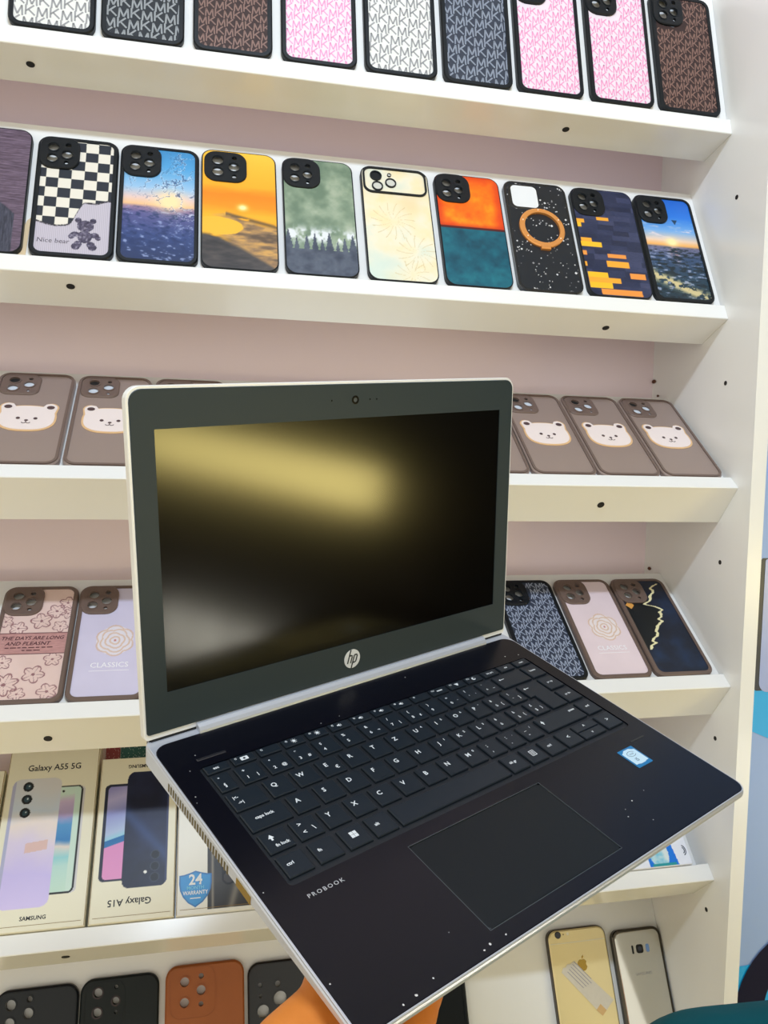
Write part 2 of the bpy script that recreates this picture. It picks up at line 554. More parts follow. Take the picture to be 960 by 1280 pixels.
obj('touchpad_edge', mb, mat('pad_edge', (96, 104, 106), 0.3, 0.6), lap)
# hinge cover
mb = MB()
mb.prism([(0.2222, -0.0008), (0.2228, 0.0016), (0.2245, 0.0034), (0.2270, 0.0046), (0.2285, 0.0046), (0.2285, -0.0008)], 0.0345, 0.2975)
obj('hinge_cover', mb, SILVER, lap, label='silver hinge cover')
mb = MB()
mb.box(0.004, 0.2285, -0.0005, LW - 0.004, 0.2335, 0.0008)
obj('hinge_gap', mb, BLK, lap)
# power button and fingerprint slit
mb = MB()
mb.cbox(0.0208, 0.1978, -0.0002, 0.0402, 0.2000, 0.0005, 0.0003)
obj('power_button', mb, mat('button_grey', (88, 88, 96), 0.25, 0.8), lap)
mb = MB()
mb.box(0.2936, 0.0722, -0.0002, 0.3092, 0.0736, 0.00012)
obj('fingerprint_slot', mb, BLK, lap)
# side vents and port on the left wall
mb = MB()
for i in range(24):
    y = 0.118 + i * 0.0032
    mb.box(-0.0002, y, -0.0100, 0.0006, y + 0.0016, -0.0046)
obj('vent_grille', mb, mat('vent_dark', (96, 86, 54), 0.6), lap)
obj('side_port', MB().box(-0.0003, 0.094, -0.0090, 0.0006, 0.109, -0.0042), mat('port_brass', (148, 118, 30), 0.45, 0.4), lap)
# sticker
stk = obj('sticker', MB().plate(rr(0.2735, 0.0515, 0.2898, 0.0702, 0.0006, 2), [], 0.0, 0.00015), mat('sticker_blue', (0, 118, 176), 0.3), lap, label='small blue and white sticker')
obj('sticker_field', MB().flat([(0.2748, 0.0545), (0.2772, 0.0545), (0.2792, 0.0538), (0.2842, 0.0538), (0.2862, 0.0545), (0.2886, 0.0545), (0.2886, 0.0668),
                               (0.2866, 0.0674), (0.2846, 0.0688), (0.2788, 0.0688), (0.2768, 0.0674), (0.2748, 0.0668)], 0.00022), mat('sticker_white', (205, 232, 246), 0.3), stk)
GREYINK = mat('grey_ink', (110, 140, 160), 0.5)
mb = MB()
for (a0, a1) in ((20, 330),):
    k = 20
    ps = [math.radians(a0 + (a1 - a0) * i / k) for i in range(k + 1)]
    mb.add([(0.2817 + 0.0042 * math.cos(a), 0.0640 + 0.0026 * math.sin(a), 0.0003) for a in ps] + [(0.2817 + 0.0037 * math.cos(a), 0.0640 + 0.0022 * math.sin(a), 0.0003) for a in ps],
           [(i + 1, i, k + 1 + i, k + 2 + i) for i in range(k)])
obj('sticker_ring', mb, GREYINK, stk)
text('intel', 0.2817, 0.0640, 0.0003, 0.0026, GREYINK, stk, 'sticker_lettering')
text('i5', 0.2805, 0.0580, 0.0003, 0.0042, GREYINK, stk, 'sticker_lettering', bold=0.0001)
text('PROBOOK', 0.0335, 0.0762, 0.0001, 0.0036, mat('silver_print', (196, 198, 200), 0.35, 0.3), lap, 'model_lettering', space=1.36, bold=0.00003, sx=1.06)
# worn paint specks
mb = MB()
rng = random.Random(3)
SPK = [(0.026, 0.0042, .0007), (0.034, 0.0046, .0008), (0.0465, 0.0070, .0005), (0.078, 0.0050, .0006), (0.083, 0.0060, .0007), (0.094, 0.0058, .0006), (0.240, 0.034, .0006), (0.225, 0.026, .0005), (0.229, 0.031, .0003), (0.237, 0.0160, .0004),
       (0.256, 0.036, .0003), (0.006, 0.17, .0005), (0.0045, 0.165, .0003), (0.022, 0.204, .0004), (0.013, 0.192, .0004), (0.31, 0.197, .0005), (0.2, 0.2135, .0005), (0.297, 0.2, .0006), (0.0045, 0.09, .0004), (0.0042, 0.03, .0005), (0.07, 0.022, .0003), (0.11, 0.195, .0004), (0.126, 0.196, .0003)]
for (x, y, s) in SPK:
    k = 6
    mb.add([(x + s * rng.uniform(.6, 1.2) * math.cos(2 * math.pi * i / k), y + s * rng.uniform(.6, 1.2) * math.sin(2 * math.pi * i / k), 0.00008) for i in range(k)], [tuple(range(k))])
w_ = obj('worn_specks', mb, mat('bare_metal', (226, 226, 222), 0.3, 0.3), lap)
w_['kind'] = 'stuff'

# keys ---------------------------------------------------------------
KZ0, KZ1 = -0.0010, 0.0007
def key_obj(x0, y0, x1, y1):
    return obj('key', MB().cbox(x0, y0, KZ0, x1, y1, KZ1, 0.0005), KEYM, lap)
ZT = KZ1 + 0.00006
def leg(k, s, x, y, size=0.0036, bold=0.00008, **kw):
    text(s, x, y, ZT, size, LEG, k, 'legend', bold=bold, **kw)
KH = 0.0154
P = 0.01872
# function row
fw = (0.3092 - 0.0204 + 0.0030) / 16
FL = ['esc', 'f1', 'f2', 'f3', 'f4', 'f5', 'f6', 'f7', 'f8', 'f9', 'f10', 'f11', 'f12', 'ins prt', 'del', 'num']
for i, s in enumerate(FL):
    x0 = 0.0204 + fw * i
    k = key_obj(x0, 0.1832, x0 + fw - 0.0030, 0.1906)
    if s == 'esc':
        leg(k, 'esc', x0 + 0.0070, 0.1868, 0.0030)
    elif i <= 12:
        leg(k, s, x0 + 0.0030, 0.1882, 0.0022, 0.00004)
        mb = MB()
        if s == 'f1':
            mb.plate(rr(x0 + 0.0056, 0.1852, x0 + 0.0108, 0.1884, 0.0004, 2), [circ(x0 + 0.0082, 0.1868, 0.0009, 10)], KZ1, ZT)
        elif s in ('f3', 'f4'):
            mb.flat(circ(x0 + 0.0080, 0.1868, 0.0012, 10), ZT)
            for q in range(8):
                a = q * math.pi / 4
                mb.flat([(x0 + 0.0080 + rr_ * math.cos(a + d), 0.1868 + rr_ * math.sin(a + d)) for rr_, d in ((0.0015, -.14), (0.0021, -.1), (0.0021, .1), (0.0015, .14))], ZT)
        elif s in ('f6', 'f7', 'f8', 'f5'):
            c0 = (x0 + 0.0076, 0.1868)
            mb.flat([(c0[0] - .0016, c0[1] - .0006), (c0[0] - .0006, c0[1] - .0006), (c0[0] + .0006, c0[1] - .0016), (c0[0] + .0006, c0[1] + .0016), (c0[0] - .0006, c0[1] + .0006), (c0[0] - .0016, c0[1] + .0006)], ZT)
            mb.flat([(c0[0] + .0012, c0[1] - .001), (c0[0] + .0016, c0[1] - .001), (c0[0] + .0016, c0[1] + .001), (c0[0] + .0012, c0[1] + .001)], ZT)
        elif s == 'f10':
            mb.box(x0 + 0.0060, 0.1862, KZ1, x0 + 0.0112, 0.1872, ZT)
        elif s == 'f11':
            mb.flat([(x0 + .0078, .1853), (x0 + .0086, .1853), (x0 + .0102, .188), (x0 + .0062, .188)], ZT)
        elif s == 'f12':
            mb.plate(circ(x0 + .008, .1868, .0017, 14), [circ(x0 + .0086, .1871, .0010, 12)], KZ1, ZT)
        if mb.v:
            obj('legend', mb, LEG, k)
    else:
        leg(k, s, x0 + 0.0076, 0.1868, 0.0026)
# number row
y = 0.1652
k = key_obj(0.0206, y, 0.0316, y + KH)
leg(k, '\u00b0', 0.0243, y + 0.0112)
leg(k, '\u00a7', 0.0252, y + 0.0050, 0.0040)
NUM = [('1', '+', '|'), ('2', '"', '@'), ('3', '*', '#'), ('4', '\u00e7', ''), ('5', '%', ''), ('6', '&', '\u00ac'), ('7', '/', '|'), ('8', '(', '\u00a2'), ('9', ')', ''), ('0', '=', '`'), ("'", '?', '\u00b4'), ('^', '`', '~')]
for i, (a, b, c) in enumerate(NUM):
    x0 = 0.0358 + P * i
    k = key_obj(x0, y, x0 + KH, y + KH)
    leg(k, a, x0 + 0.0046, y + 0.0048)
    leg(k, b, x0 + 0.0046, y + 0.0112, 0.0034)
    if c:
        leg(k, c, x0 + 0.0112, y + 0.0048, 0.0034)
k = key_obj(0.2604, y, 0.2912, y + KH)
def arrow(k, x, y, l=0.0055):
    obj('legend', MB().flat([(x, y), (x + .0016, y + .0012), (x + .0016, y + .0003), (x + l, y + .0003), (x + l, y - .0003), (x + .0016, y - .0003), (x + .0016, y - .0012)], ZT), LEG, k)
arrow(k, 0.2638, y + 0.0100)
k = key_obj(0.2937, y, 0.3092, y + KH)
leg(k, 'home', 0.3010, y + 0.0085, 0.0028)
# QWERTZ row
y = 0.1468
k = key_obj(0.0205, y, 0.0416, y + KH)
leg(k, '|<-', 0.0250, y + 0.0108, 0.0030)
leg(k, '->|', 0.0262, y + 0.0060, 0.0030)
for i, s in enumerate('QWERTZUIOP'):
    x0 = 0.0449 + P * i
    k = key_obj(x0, y, x0 + KH, y + KH)
    leg(k, s, x0 + 0.0052, y + 0.0096, 0.0048, 0.0001)
    if s == 'E':
        leg(k, '\u20ac', x0 + 0.0112, y + 0.0050, 0.0040)
    if s in 'UIO P':
        leg(k, '456*'['UIOP'.index(s)], x0 + 0.0112, y + 0.0114, 0.0026)
for i, (a, b, c) in enumerate([('\u00fc', '\u00e8', '['), ('\u00a8', '!', ']')]):
    x0 = 0.0449 + P * (10 + i)
    k = key_obj(x0, y, x0 + KH, y + KH)
    leg(k, b, x0 + 0.0046, y + 0.0110)
    leg(k, a, x0 + 0.0052, y + 0.0048)
    leg(k, c, x0 + 0.0110, y + 0.0048)
mb = MB()
E0 = [(0.2745, 0.1284), (0.2912, 0.1284), (0.2912, 0.1622), (0.2695, 0.1622), (0.2695, 0.1468), (0.2745, 0.1468)]
E1 = [(0.27485, 0.12875), (0.29085, 0.12875), (0.29085, 0.16185), (0.26985, 0.16185), (0.26985, 0.14715), (0.27485, 0.14715)]
mb.plate(E0, [], KZ0, KZ1, inset=E1, cham=0.00035)
k = obj('key', mb, KEYM, lap)
arrow(k, 0.2722, 0.1568)
for yy, s in ((0.1468, 'pg up'), (0.1284, 'pg dn'), (0.1096, 'end')):
    k = key_obj(0.2937, yy, 0.3092, yy + KH)
    leg(k, s, 0.3010, yy + 0.0085, 0.0027)
# home row
y = 0.1284
k = key_obj(0.0203, y, 0.0466, y + KH)
leg(k, 'caps lock', 0.0325, y + 0.0090, 0.0032)
for i, s in enumerate('ASDFGHJKL'):
    x0 = 0.0499 + P * i
    k = key_obj(x0, y, x0 + KH, y + KH)
    leg(k, s, x0 + 0.0052, y + 0.0096, 0.0048, 0.0001)
    if s in 'JKL':
        leg(k, '123'['JKL'.index(s)], x0 + 0.0112, y + 0.0114, 0.0026)
    if s in 'FJ':
        obj('homing_bar', MB().box(x0 + 0.0055, y + 0.0016, KZ1, x0 + 0.0100, y + 0.0020, KZ1 + 0.0002), KEYM, k)
for i, (a, b, c) in enumerate([('\u00f6', '\u00e9', ''), ('\u00e4', '\u00e0', '{'), ('$', '\u00a3', '}')]):
    x0 = 0.0499 + P * (9 + i)
    k = key_obj(x0, y, x0 + KH, y + KH)
    leg(k, b, x0 + 0.0046, y + 0.0110)
    leg(k, a, x0 + 0.0052, y + 0.0050)
    if c:
        leg(k, c, x0 + 0.0112, y + 0.0058)
# shift row
y = 0.1096
k = key_obj(0.0205, y, 0.0366, y + KH)
obj('legend', MB().flat([(0.0248, y + .0100), (0.0266, y + .0128), (0.0284, y + .0100), (0.0272, y + .0100), (0.0272, y + .0082), (0.0260, y + .0082), (0.0260, y + .0100)], ZT), LEG, k)
leg(k, 'fn lock', 0.0303, y + 0.0040, 0.0031)
for i, s in enumerate('<YXCVBNM,.-'):
    x0 = 0.0403 + P * i
    k = key_obj(x0, y, x0 + KH, y + KH)
    if s == '<':
        leg(k, '>', x0 + 0.0050, y + 0.0112, 0.0042)
        leg(k, '<', x0 + 0.0050, y + 0.0048, 0.0042)
        leg(k, '\\', x0 + 0.0115, y + 0.0056, 0.0048)
    elif s in ',.-':
        leg(k, {',': ';', '.': ':', '-': '_'}[s], x0 + 0.0048, y + 0.0108, 0.0042)
        leg(k, s, x0 + 0.0048, y + 0.0052, 0.0046)
        if s != ',':
            leg(k, {'.': '.', '-': '/'}[s], x0 + 0.0112, y + 0.0112, 0.0026)
    else:
        leg(k, s, x0 + 0.0052, y + 0.0096, 0.0048, 0.0001)
        if s == 'M':
            leg(k, '0', x0 + 0.0112, y + 0.0114, 0.0026)
k = key_obj(0.2477, y, 0.2910, y + KH)
obj('legend', MB().flat([(0.2500, y + .0096), (0.2516, y + .0122), (0.2532, y + .0096), (0.2521, y + .0096), (0.2521, y + .0078), (0.2511, y + .0078), (0.2511, y + .0096)], ZT), LEG, k)
leg(k, 'pause', 0.2850, y + 0.0110, 0.0028)
# bottom row
y = 0.0906
def btm(x0, x1, s=None, h0=0.0, h1=KH, dx=0.0052, dy=0.0085, size=0.0032):
    k = key_obj(x0, y + h0, x1, y + h1)
    if s:
        leg(k, s, x0 + dx, y + h0 + dy, size)
    return k
btm(0.0208, 0.0364, 'ctrl')
btm(0.0404, 0.0560, 'fn', dx=0.0045)
k = btm(0.0601, 0.0756)
mb = MB()
for (a, b) in ((0, 0), (1, 0), (0, 1), (1, 1)):
    mb.flat([(0.0655 + a * 0.0024, y + 0.0064 + b * 0.0024), (0.0677 + a * 0.0024, y + 0.0064 + b * 0.0024), (0.0677 + a * 0.0024, y + 0.0086 + b * 0.0024), (0.0655 + a * 0.0024, y + 0.0086 + b * 0.0024)], ZT)
obj('legend', mb, LEG, k)
btm(0.0790, 0.0944, 'alt')
btm(0.0974, 0.1890)
btm(0.1919, 0.2072, 'alt gr', dx=0.0066, size=0.0030)
k = btm(0.2106, 0.2260)
mb = MB()
mb.plate(rr(0.2160, y + .0060, 0.2205, y + .0112, 0.0004, 2), [rr(0.2165, y + .0065, 0.2200, y + .0107, 0.0002, 2)], KZ1, ZT)
for d in (.0075, .0086, .0097):
    mb.box(0.2171, y + d - .00025, KZ1, 0.2194, y + d + .00025, ZT)
obj('legend', mb, LEG, k)
btm(0.2292, 0.2446, 'ctrl', dx=0.0060, size=0.0030)
btm(0.2478, 0.2644, '<', dx=0.0080, size=0.0050)
btm(0.2662, 0.2892, '^', h0=0.0080, dx=0.0112, dy=0.0034, size=0.0046)
btm(0.2662, 0.2892, 'v', h1=0.0076, dx=0.0112, dy=0.0040, size=0.0036)
btm(0.2926, 0.3092, '>', dx=0.0080, size=0.0050)

# lid ----------------------------------------------------------------
LA = 1.7636
HL = 0.2186
lid = obj('lid', MB().plate(rr(0, -0.0015, LW, HL, (0.003, 0.003, 0.009, 0.009)), [], -0.0052, 0.0002, inset=rr(0.0004, -0.0011, LW - 0.0004, HL - 0.0004, (0.0026, 0.0026, 0.0086, 0.0086)), cham=0.0004, bottom=True), mat('lid_silver', (236, 236, 234), 0.3, 0.1), lap, label='silver lid shell')
# lid local axes: x along width, y up the lid, z out of the screen
lid.matrix_local = Matrix.Translation((0, 0.2296, 0.0022)) @ Matrix(((1, 0, 0, 0), (0, -math.cos(LA), -math.sin(LA), 0), (0, math.sin(LA), -math.cos(LA), 0), (0, 0, 0, 1)))
SX0, SX1, SY0, SY1 = LW / 2 - 0.1469, LW / 2 + 0.1469, 0.0278, 0.1930
mb = MB()
mb.plate(rr(0.0016, 0.0022, LW - 0.0016, HL - 0.0018, (0.002, 0.002, 0.0078, 0.0078)), [[(SX0, SY0), (SX1, SY0), (SX1, SY1), (SX0, SY1)]], 0.0002, 0.0010,
         inset=rr(0.0020, 0.0026, LW - 0.0020, HL - 0.0022, (0.0018, 0.0018, 0.0074, 0.0074)), cham=0.0003)
obj('bezel', mb, BEZEL, lid)
mb = MB()
mb.add([(SX0 - .0005, SY0 - .0005, 0.00045), (SX1 + .0005, SY0 - .0005, 0.00045), (SX1 + .0005, SY1 + .0005, 0.00045), (SX0 - .0005, SY1 + .0005, 0.00045)], [(0, 1, 2, 3)])
obj('screen', mb, SCR, lid, label='matte black screen')
mb = MB()
mb.box(0.003, -0.0058, -0.004, LW - 0.003, -0.0012, 0.0)
obj('lid_foot', mb, BLK, lid)
mb = MB()
mb.plate(circ(0.1634, 0.2057, 0.0030, 24), [circ(0.1634, 0.2057, 0.0016, 20)], 0.0009, 0.0013)
obj('webcam_ring', mb, BLK, lid)
obj('webcam_lens', MB().flat(circ(0.1634, 0.2057, 0.0017, 20), 0.00105), mat('lens_grey', (70, 76, 80), 0.2), lid)
for dx in (-0.0200, 0.0130, 0.0190):
    obj('microphone_hole', MB().flat(circ(0.1634 + dx, 0.2057, 0.0006, 10), 0.00106), BLK, lid)
# round badge
lg = obj('badge', MB().plate(circ(0.1603, 0.0152, 0.0072, 32), [], 0.0009, 0.00125), mat('badge_white', (232, 234, 236), 0.25, 0.2), lid, label='round silver maker badge')
lg_ink = mat('badge_ink', (36, 44, 48), 0.4)
mb = MB()
def stroke(mb, x0, y0, x1, y1, w, z):
    d = Vector((x1 - x0, y1 - y0)).normalized()
    n_ = Vector((-d.y, d.x)) * w / 2
    mb.flat([(x0 + n_.x, y0 + n_.y), (x0 - n_.x, y0 - n_.y), (x1 - n_.x, y1 - n_.y), (x1 + n_.x, y1 + n_.y)], z)
def arcs(mb, pts, w, z):
    for a, b in zip(pts[:-1], pts[1:]):
        stroke(mb, *a, *b, w, z)
bx, by, zz = 0.1603, 0.0152, 0.00131
sw = 0.0012
def sl(x, y):
    return (bx + x + y * 0.32, by + y)
arcs(mb, [sl(-0.0034, -0.0032), sl(-0.0034, 0.0071)], sw, zz)
arcs(mb, [sl(-0.0034, 0.0026), sl(-0.0012, 0.0026), sl(-0.0006, 0.0018), sl(-0.0006, -0.0032)], sw, zz)
arcs(mb, [sl(0.0012, -0.0071), sl(0.0012, 0.0026), sl(0.0034, 0.0026), sl(0.0040, 0.0018), sl(0.0040, -0.0022), sl(0.0034, -0.0030), sl(0.0012, -0.0030)], sw, zz)
obj('badge_letters', mb, lg_ink, lg)

# ------------------------------------------------------------------ phone cases
PRINT = print_mat('case_print', 0.32)
PRINTM = print_mat('case_print_matt', 0.6, 0.3)
PAPER = print_mat('carton_print', 0.38, 0.4)

def row_empty(name, r, x, s, h=None):
    y, z, a, hb = ROWS[r]
    if h is None:
        h = hb
    o = empty(name)
    o.matrix_world = frame(r) @ Matrix.Translation((x, s, h + 0.0002))
    return o

# camera openings: (u, v, radius) in metres from the island's upper left corner
LENS_PRO = [(0.0135, 0.0145, 0.0056), (0.0130, 0.0295, 0.0056), (0.0275, 0.0235, 0.0056), (0.0272, 0.0345, 0.0022), (0.0282, 0.0110, 0.0030)]

def phone_case(r, x, w, h, T, rim, shell_m, label, fn=None, cam=(0.040, 0.042, 0.013), lenses=LENS_PRO, bump=0.0016, s0=None, print_m=None,
               res=0.0008, rad=0.0125, name='phone_case', cam_m=None, group=None, inset_cam=0.0022, rings=True):
    root = row_empty(name, r, x, T_ + 0.0006 if s0 is None else s0)
    tag(root, label, 'phone case', group)
    c = 0.0014 if rim > 0.003 else 0.0007
    ri = max(rad - rim, 0.004)
    inner = rr(rim, rim, w - rim, h - rim, ri)
    mb = MB()
    mb.plate(rr(0, 0, w, h, rad), [inner], 0, T, inset=rr(c, c, w - c, h - c, rad - c), cham=c)
    obj('shell', mb, shell_m, root)
    pz = T - (0.0009 if rim > 0.003 else 0.0002)
    cut = None
    if cam:
        cw, ch, cr = cam
        cx0, cy1 = inset_cam, h - inset_cam
        cx1, cy0 = cx0 + cw, cy1 - ch
        cut = lambda X, Y: inrr(X, Y, cx0 + 0.0006, cy0 + 0.0006, cx1 - 0.0006, cy1 - 0.0006, cr)
    if fn is not None:
        print_grid('print_panel', rim - 0.0001, rim - 0.0001, w - rim + 0.0001, h - rim + 0.0001, ri, pz, fn, print_m or PRINT, root, res, cut)
    if cam:
        hs = [circ(cx0 + u, cy1 - v, q, 20) for (u, v, q) in lenses]
        mb = MB()
        mb.plate(rr(cx0, cy0, cx1, cy1, cr), hs, T - 0.0012, T + bump, inset=rr(cx0 + 0.0008, cy0 + 0.0008, cx1 - 0.0008, cy1 - 0.0008, cr - 0.0008), cham=0.0008)
        isl = obj('camera_frame', mb, cam_m or shell_m, root)
        if rings:
            for (u, v, q) in lenses:
                if q > 0.004:
                    mb = MB()
                    mb.plate(circ(cx0 + u, cy1 - v, q + 0.0011, 24), [circ(cx0 + u, cy1 - v, q - 0.0001, 24)], T + bump - 0.0004, T + bump + 0.0005)
                    obj('lens_ring', mb, cam_m or shell_m, isl)
    root['w'] = w
    return root

# ---- monogram cases ------------------------------------------------
def clip_poly(poly, win):
    out = poly
    n = len(win)
    for i in range(n):
        a, b = win[i], win[(i + 1) % n]
        if abs(a[0] - b[0]) + abs(a[1] - b[1]) < 1e-7:
            continue
        inp, out = out, []
        if not inp:
            return []
        side = lambda p: (b[0] - a[0]) * (p[1] - a[1]) - (b[1] - a[1]) * (p[0] - a[0])
        for k in range(len(inp)):
            p, q = inp[k - 1], inp[k]
            sp, sq = side(p), side(q)
            if (sp >= 0) != (sq >= 0):
                t = sp / (sp - sq)
                out.append((p[0] + t * (q[0] - p[0]), p[1] + t * (q[1] - p[1])))
            if sq >= 0:
                out.append(q)
    return out

GM = {'M': [((0.05, 0), (0.12, 1)), ((0.12, 1), (0.5, 0.12)), ((0.5, 0.12), (0.88, 1)), ((0.88, 1), (0.95, 0))],
      'K': [((0.12, 0), (0.12, 1)), ((0.14, 0.38), (0.85, 1)), ((0.36, 0.55), (0.95, 0))]}
def monogram(root, w, h, rim, z, ink, size=0.0098, cam=(0.040, 0.042), seed=0):
    win = rr(rim + 0.0002, rim + 0.0002, w - rim - 0.0002, h - rim - 0.0002, 0.0075, 4)
    mb = MB()
    px, py = size * 2.04, size * 1.10
    lw = size * 0.155
    nrow = int(h / py) + 2
    for j in range(-1, nrow):
        off = (j % 2) * px * 0.5 + (0.3 * j % 1) * 0.2 * px
        for i in range(-1, int(w / px) + 2):
            for t, g in enumerate('MK'):
                ox, oy = i * px + off + t * size * 1.02 - px * 0.4, j * py + (0.12 * size if t else 0)
                for (a, b) in GM[g]:
                    ax, ay, bx_, by_ = ox + a[0] * size * 0.92, oy + a[1] * size, ox + b[0] * size * 0.92, oy + b[1] * size
                    mx, my = (ax + bx_) / 2, (ay + by_) / 2
                    if cam and mx < cam[0] + 0.004 and my > h - cam[1] - 0.004:
                        continue
                    d = Vector((bx_ - ax, by_ - ay)).normalized()
                    n_ = Vector((-d.y, d.x)) * lw / 2
                    q = clip_poly([(ax + n_.x, ay + n_.y), (ax - n_.x, ay - n_.y), (bx_ - n_.x, by_ - n_.y), (bx_ + n_.x, by_ + n_.y)], win)
                    if len(q) >= 3:
                        mb.add([(p[0], p[1], z) for p in q], [tuple(range(len(q)))])
    o = obj('monogram_print', mb, ink, root)
    o['kind'] = 'stuff'
    return o

def plain(col, amp=6, sc=900, seed=1):
    def f(X, Y):
        n = fbm(X * sc, Y * sc, seed, 2)[..., None] - 0.5
        return np.ones(X.shape + (3,)) * np.asarray(col, float) + n * amp
    return f

MK = {'white': ((226, 226, 222), (150, 150, 152)), 'black': ((40, 44, 50), (142, 146, 150)), 'brown': ((58, 42, 40), (128, 96, 86)),
      'pink': ((230, 216, 226), (238, 156, 198)), 'char': ((52, 58, 72), (132, 140, 156)), 'blue': ((50, 58, 76), (150, 160, 182))}
ROW1 = [('white', -0.8015, 'white phone case with grey letter monogram next to the black monogram case'),
        ('black', -0.7151, 'black phone case with pale grey letter monogram between white and brown cases'),
        ('brown', -0.6251, 'brown monogram phone case between the black and pink monogram cases'),
        ('pink', -0.5347, 'white phone case with pink letter monogram between brown and white cases'),
        ('white', -0.4449, 'white phone case with grey letter monogram between pink and charcoal cases'),
        ('char', -0.3567, 'charcoal phone case with grey letter monogram between white and pink cases'),
        ('pink', -0.2697, 'pink monogram phone case right beside the charcoal monogram case'),
        ('pink', -0.1800, 'pink monogram phone case right beside the brown case at the side panel'),
        ('brown', -0.0918, 'brown monogram phone case touching the side panel on the top shelf')]
for i, (k, x, lab) in enumerate(ROW1):
    base, ink = MK[k]
    c = phone_case(1, x, 0.0812, 0.160, 0.0066, 0.0052, BLACKRUB, lab, plain(base, 8, 700, i), res=0.003, name='phone_case', print_m=PRINTM)
    monogram(c, 0.0812, 0.160, 0.0052, 0.0058, mat('monogram_ink_' + k, ink, 0.5, vary=0.12, vscale=500), size=0.0112 if k in ('white', 'black', 'char') else 0.0092)

# ---- art cases of the second shelf ---------------------------------
W2, H2 = 0.0795, 0.160
def art_denim(X, Y):
    n = fbm(X * 90, Y * 1500, 3)
    c = ramp(n, [(0.2, (72, 58, 72)), (0.8, (122, 104, 124))])
    m = sst(0.001, -0.001, ((X - 0.036) / 0.034) ** 2 * 0.02 + Y - 0.068)
    d = ramp(fbm(X * 1400, Y * 120, 9), [(0.2, (44, 46, 58)), (0.8, (84, 84, 100))])
    m = m * (X < 0.070)
    return c * (1 - m[..., None]) + d * m[..., None]
def art_bear(X, Y):
    sq = 0.0125
    chk = ((np.floor((X + 0.002) / sq) + np.floor(Y / sq)) % 2)[..., None]
    c = chk * np.array((228, 222, 210)) + (1 - chk) * np.array((42, 46, 56))
    yb = 0.043 + 0.027 * sst(0.45 * W2, 0.64 * W2, X) + 0.005 * sst(0.75 * W2, 0.95 * W2, X) - 0.004 * np.sin((X - 0.006) / 0.036 * math.pi) * (X < 0.042)
    rib = 0.5 + 0.5 * np.sin(X * 2 * math.pi / 0.0018)
    low = ramp(rib, [(0, (172, 164, 178)), (1, (204, 198, 210))])
    m = (Y < yb).astype(float)
    c = c * (1 - m[..., None]) + low * m[..., None]
    e = (np.abs(Y - yb) < 0.0011) * (0.45 + 0.55 * (vnoise(X * 700, Y * 700, 4) > 0.42))
    c = mixc(c, (58, 54, 60), e)
    bx_, by_ = 0.0525, 0.026
    b = np.zeros(X.shape, bool)
    for (dx, dy, q, sx) in ((0, 0.0145, 0.0072, 1.15), (-0.0072, 0.0215, 0.0032, 1), (0.0072, 0.0215, 0.0032, 1), (0, 0.001, 0.0078, 0.9), (-0.0095, 0.0035, 0.0034, 1.3), (0.0095, 0.0035, 0.0034, 1.3),
                            (-0.0128, 0.0005, 0.0030, 1), (0.0128, 0.0005, 0.0030, 1), (-0.0062, -0.0085, 0.0040, 1), (0.0062, -0.0085, 0.0040, 1), (-0.008, -0.0115, 0.0042, 1), (0.008, -0.0115, 0.0042, 1)):
        b |= ((X - bx_ - dx) / sx) ** 2 + (Y - by_ - dy) ** 2 < q * q
    tex = ramp(fbm(X * 420, Y * 420, 8), [(0.3, (58, 52, 72)), (0.62, (96, 90, 112)), (0.75, (150, 144, 160))])
    return np.where(b[..., None], tex, c)
def art_splash(X, Y):
    v = Y / H2
    c = ramp(v, [(0.0, (26, 44, 84)), (0.22, (48, 68, 122)), (0.40, (88, 88, 142)), (0.45, (150, 120, 150)), (0.475, (238, 190, 140)), (0.53, (226, 196, 190)), (0.62, (150, 190, 226)), (0.80, (78, 158, 214)), (1, (56, 132, 190))])
    w_ = fbm(X * 160 + Y * 60, Y * 330, 12)
    sea = sst(0.47, 0.43, v)
    c = mixc(c, (28, 48, 96), sea * sst(0.5, 0.30, w_) * 0.8)
    c = mixc(c, (150, 164, 208), sea * sst(0.64, 0.80, w_) * 0.8)
    g = np.exp(-(((X - 0.052) / 0.014) ** 2 + ((Y - 0.082) / 0.013) ** 2))
    c = mixc(c, (255, 222, 170), np.clip(g * 1.2, 0, 1))
    d = np.abs(fbm(X * 130, Y * 130, 21) - 0.5)
    band = np.exp(-((X * 0.9 + Y - 0.135) / 0.026) ** 2) + np.exp(-((X - 0.066) / 0.012) ** 2) * (v > 0.5) * 0.9
    f = sst(0.035, 0.008, d) * np.clip(band, 0, 1)
    c = mixc(c, (46, 70, 116), f * 0.8)
    f2 = sst(0.02, 0.004, np.abs(d - 0.05)) * np.clip(band, 0, 1)
    return mixc(c, (226, 232, 246), f2 * 0.7)
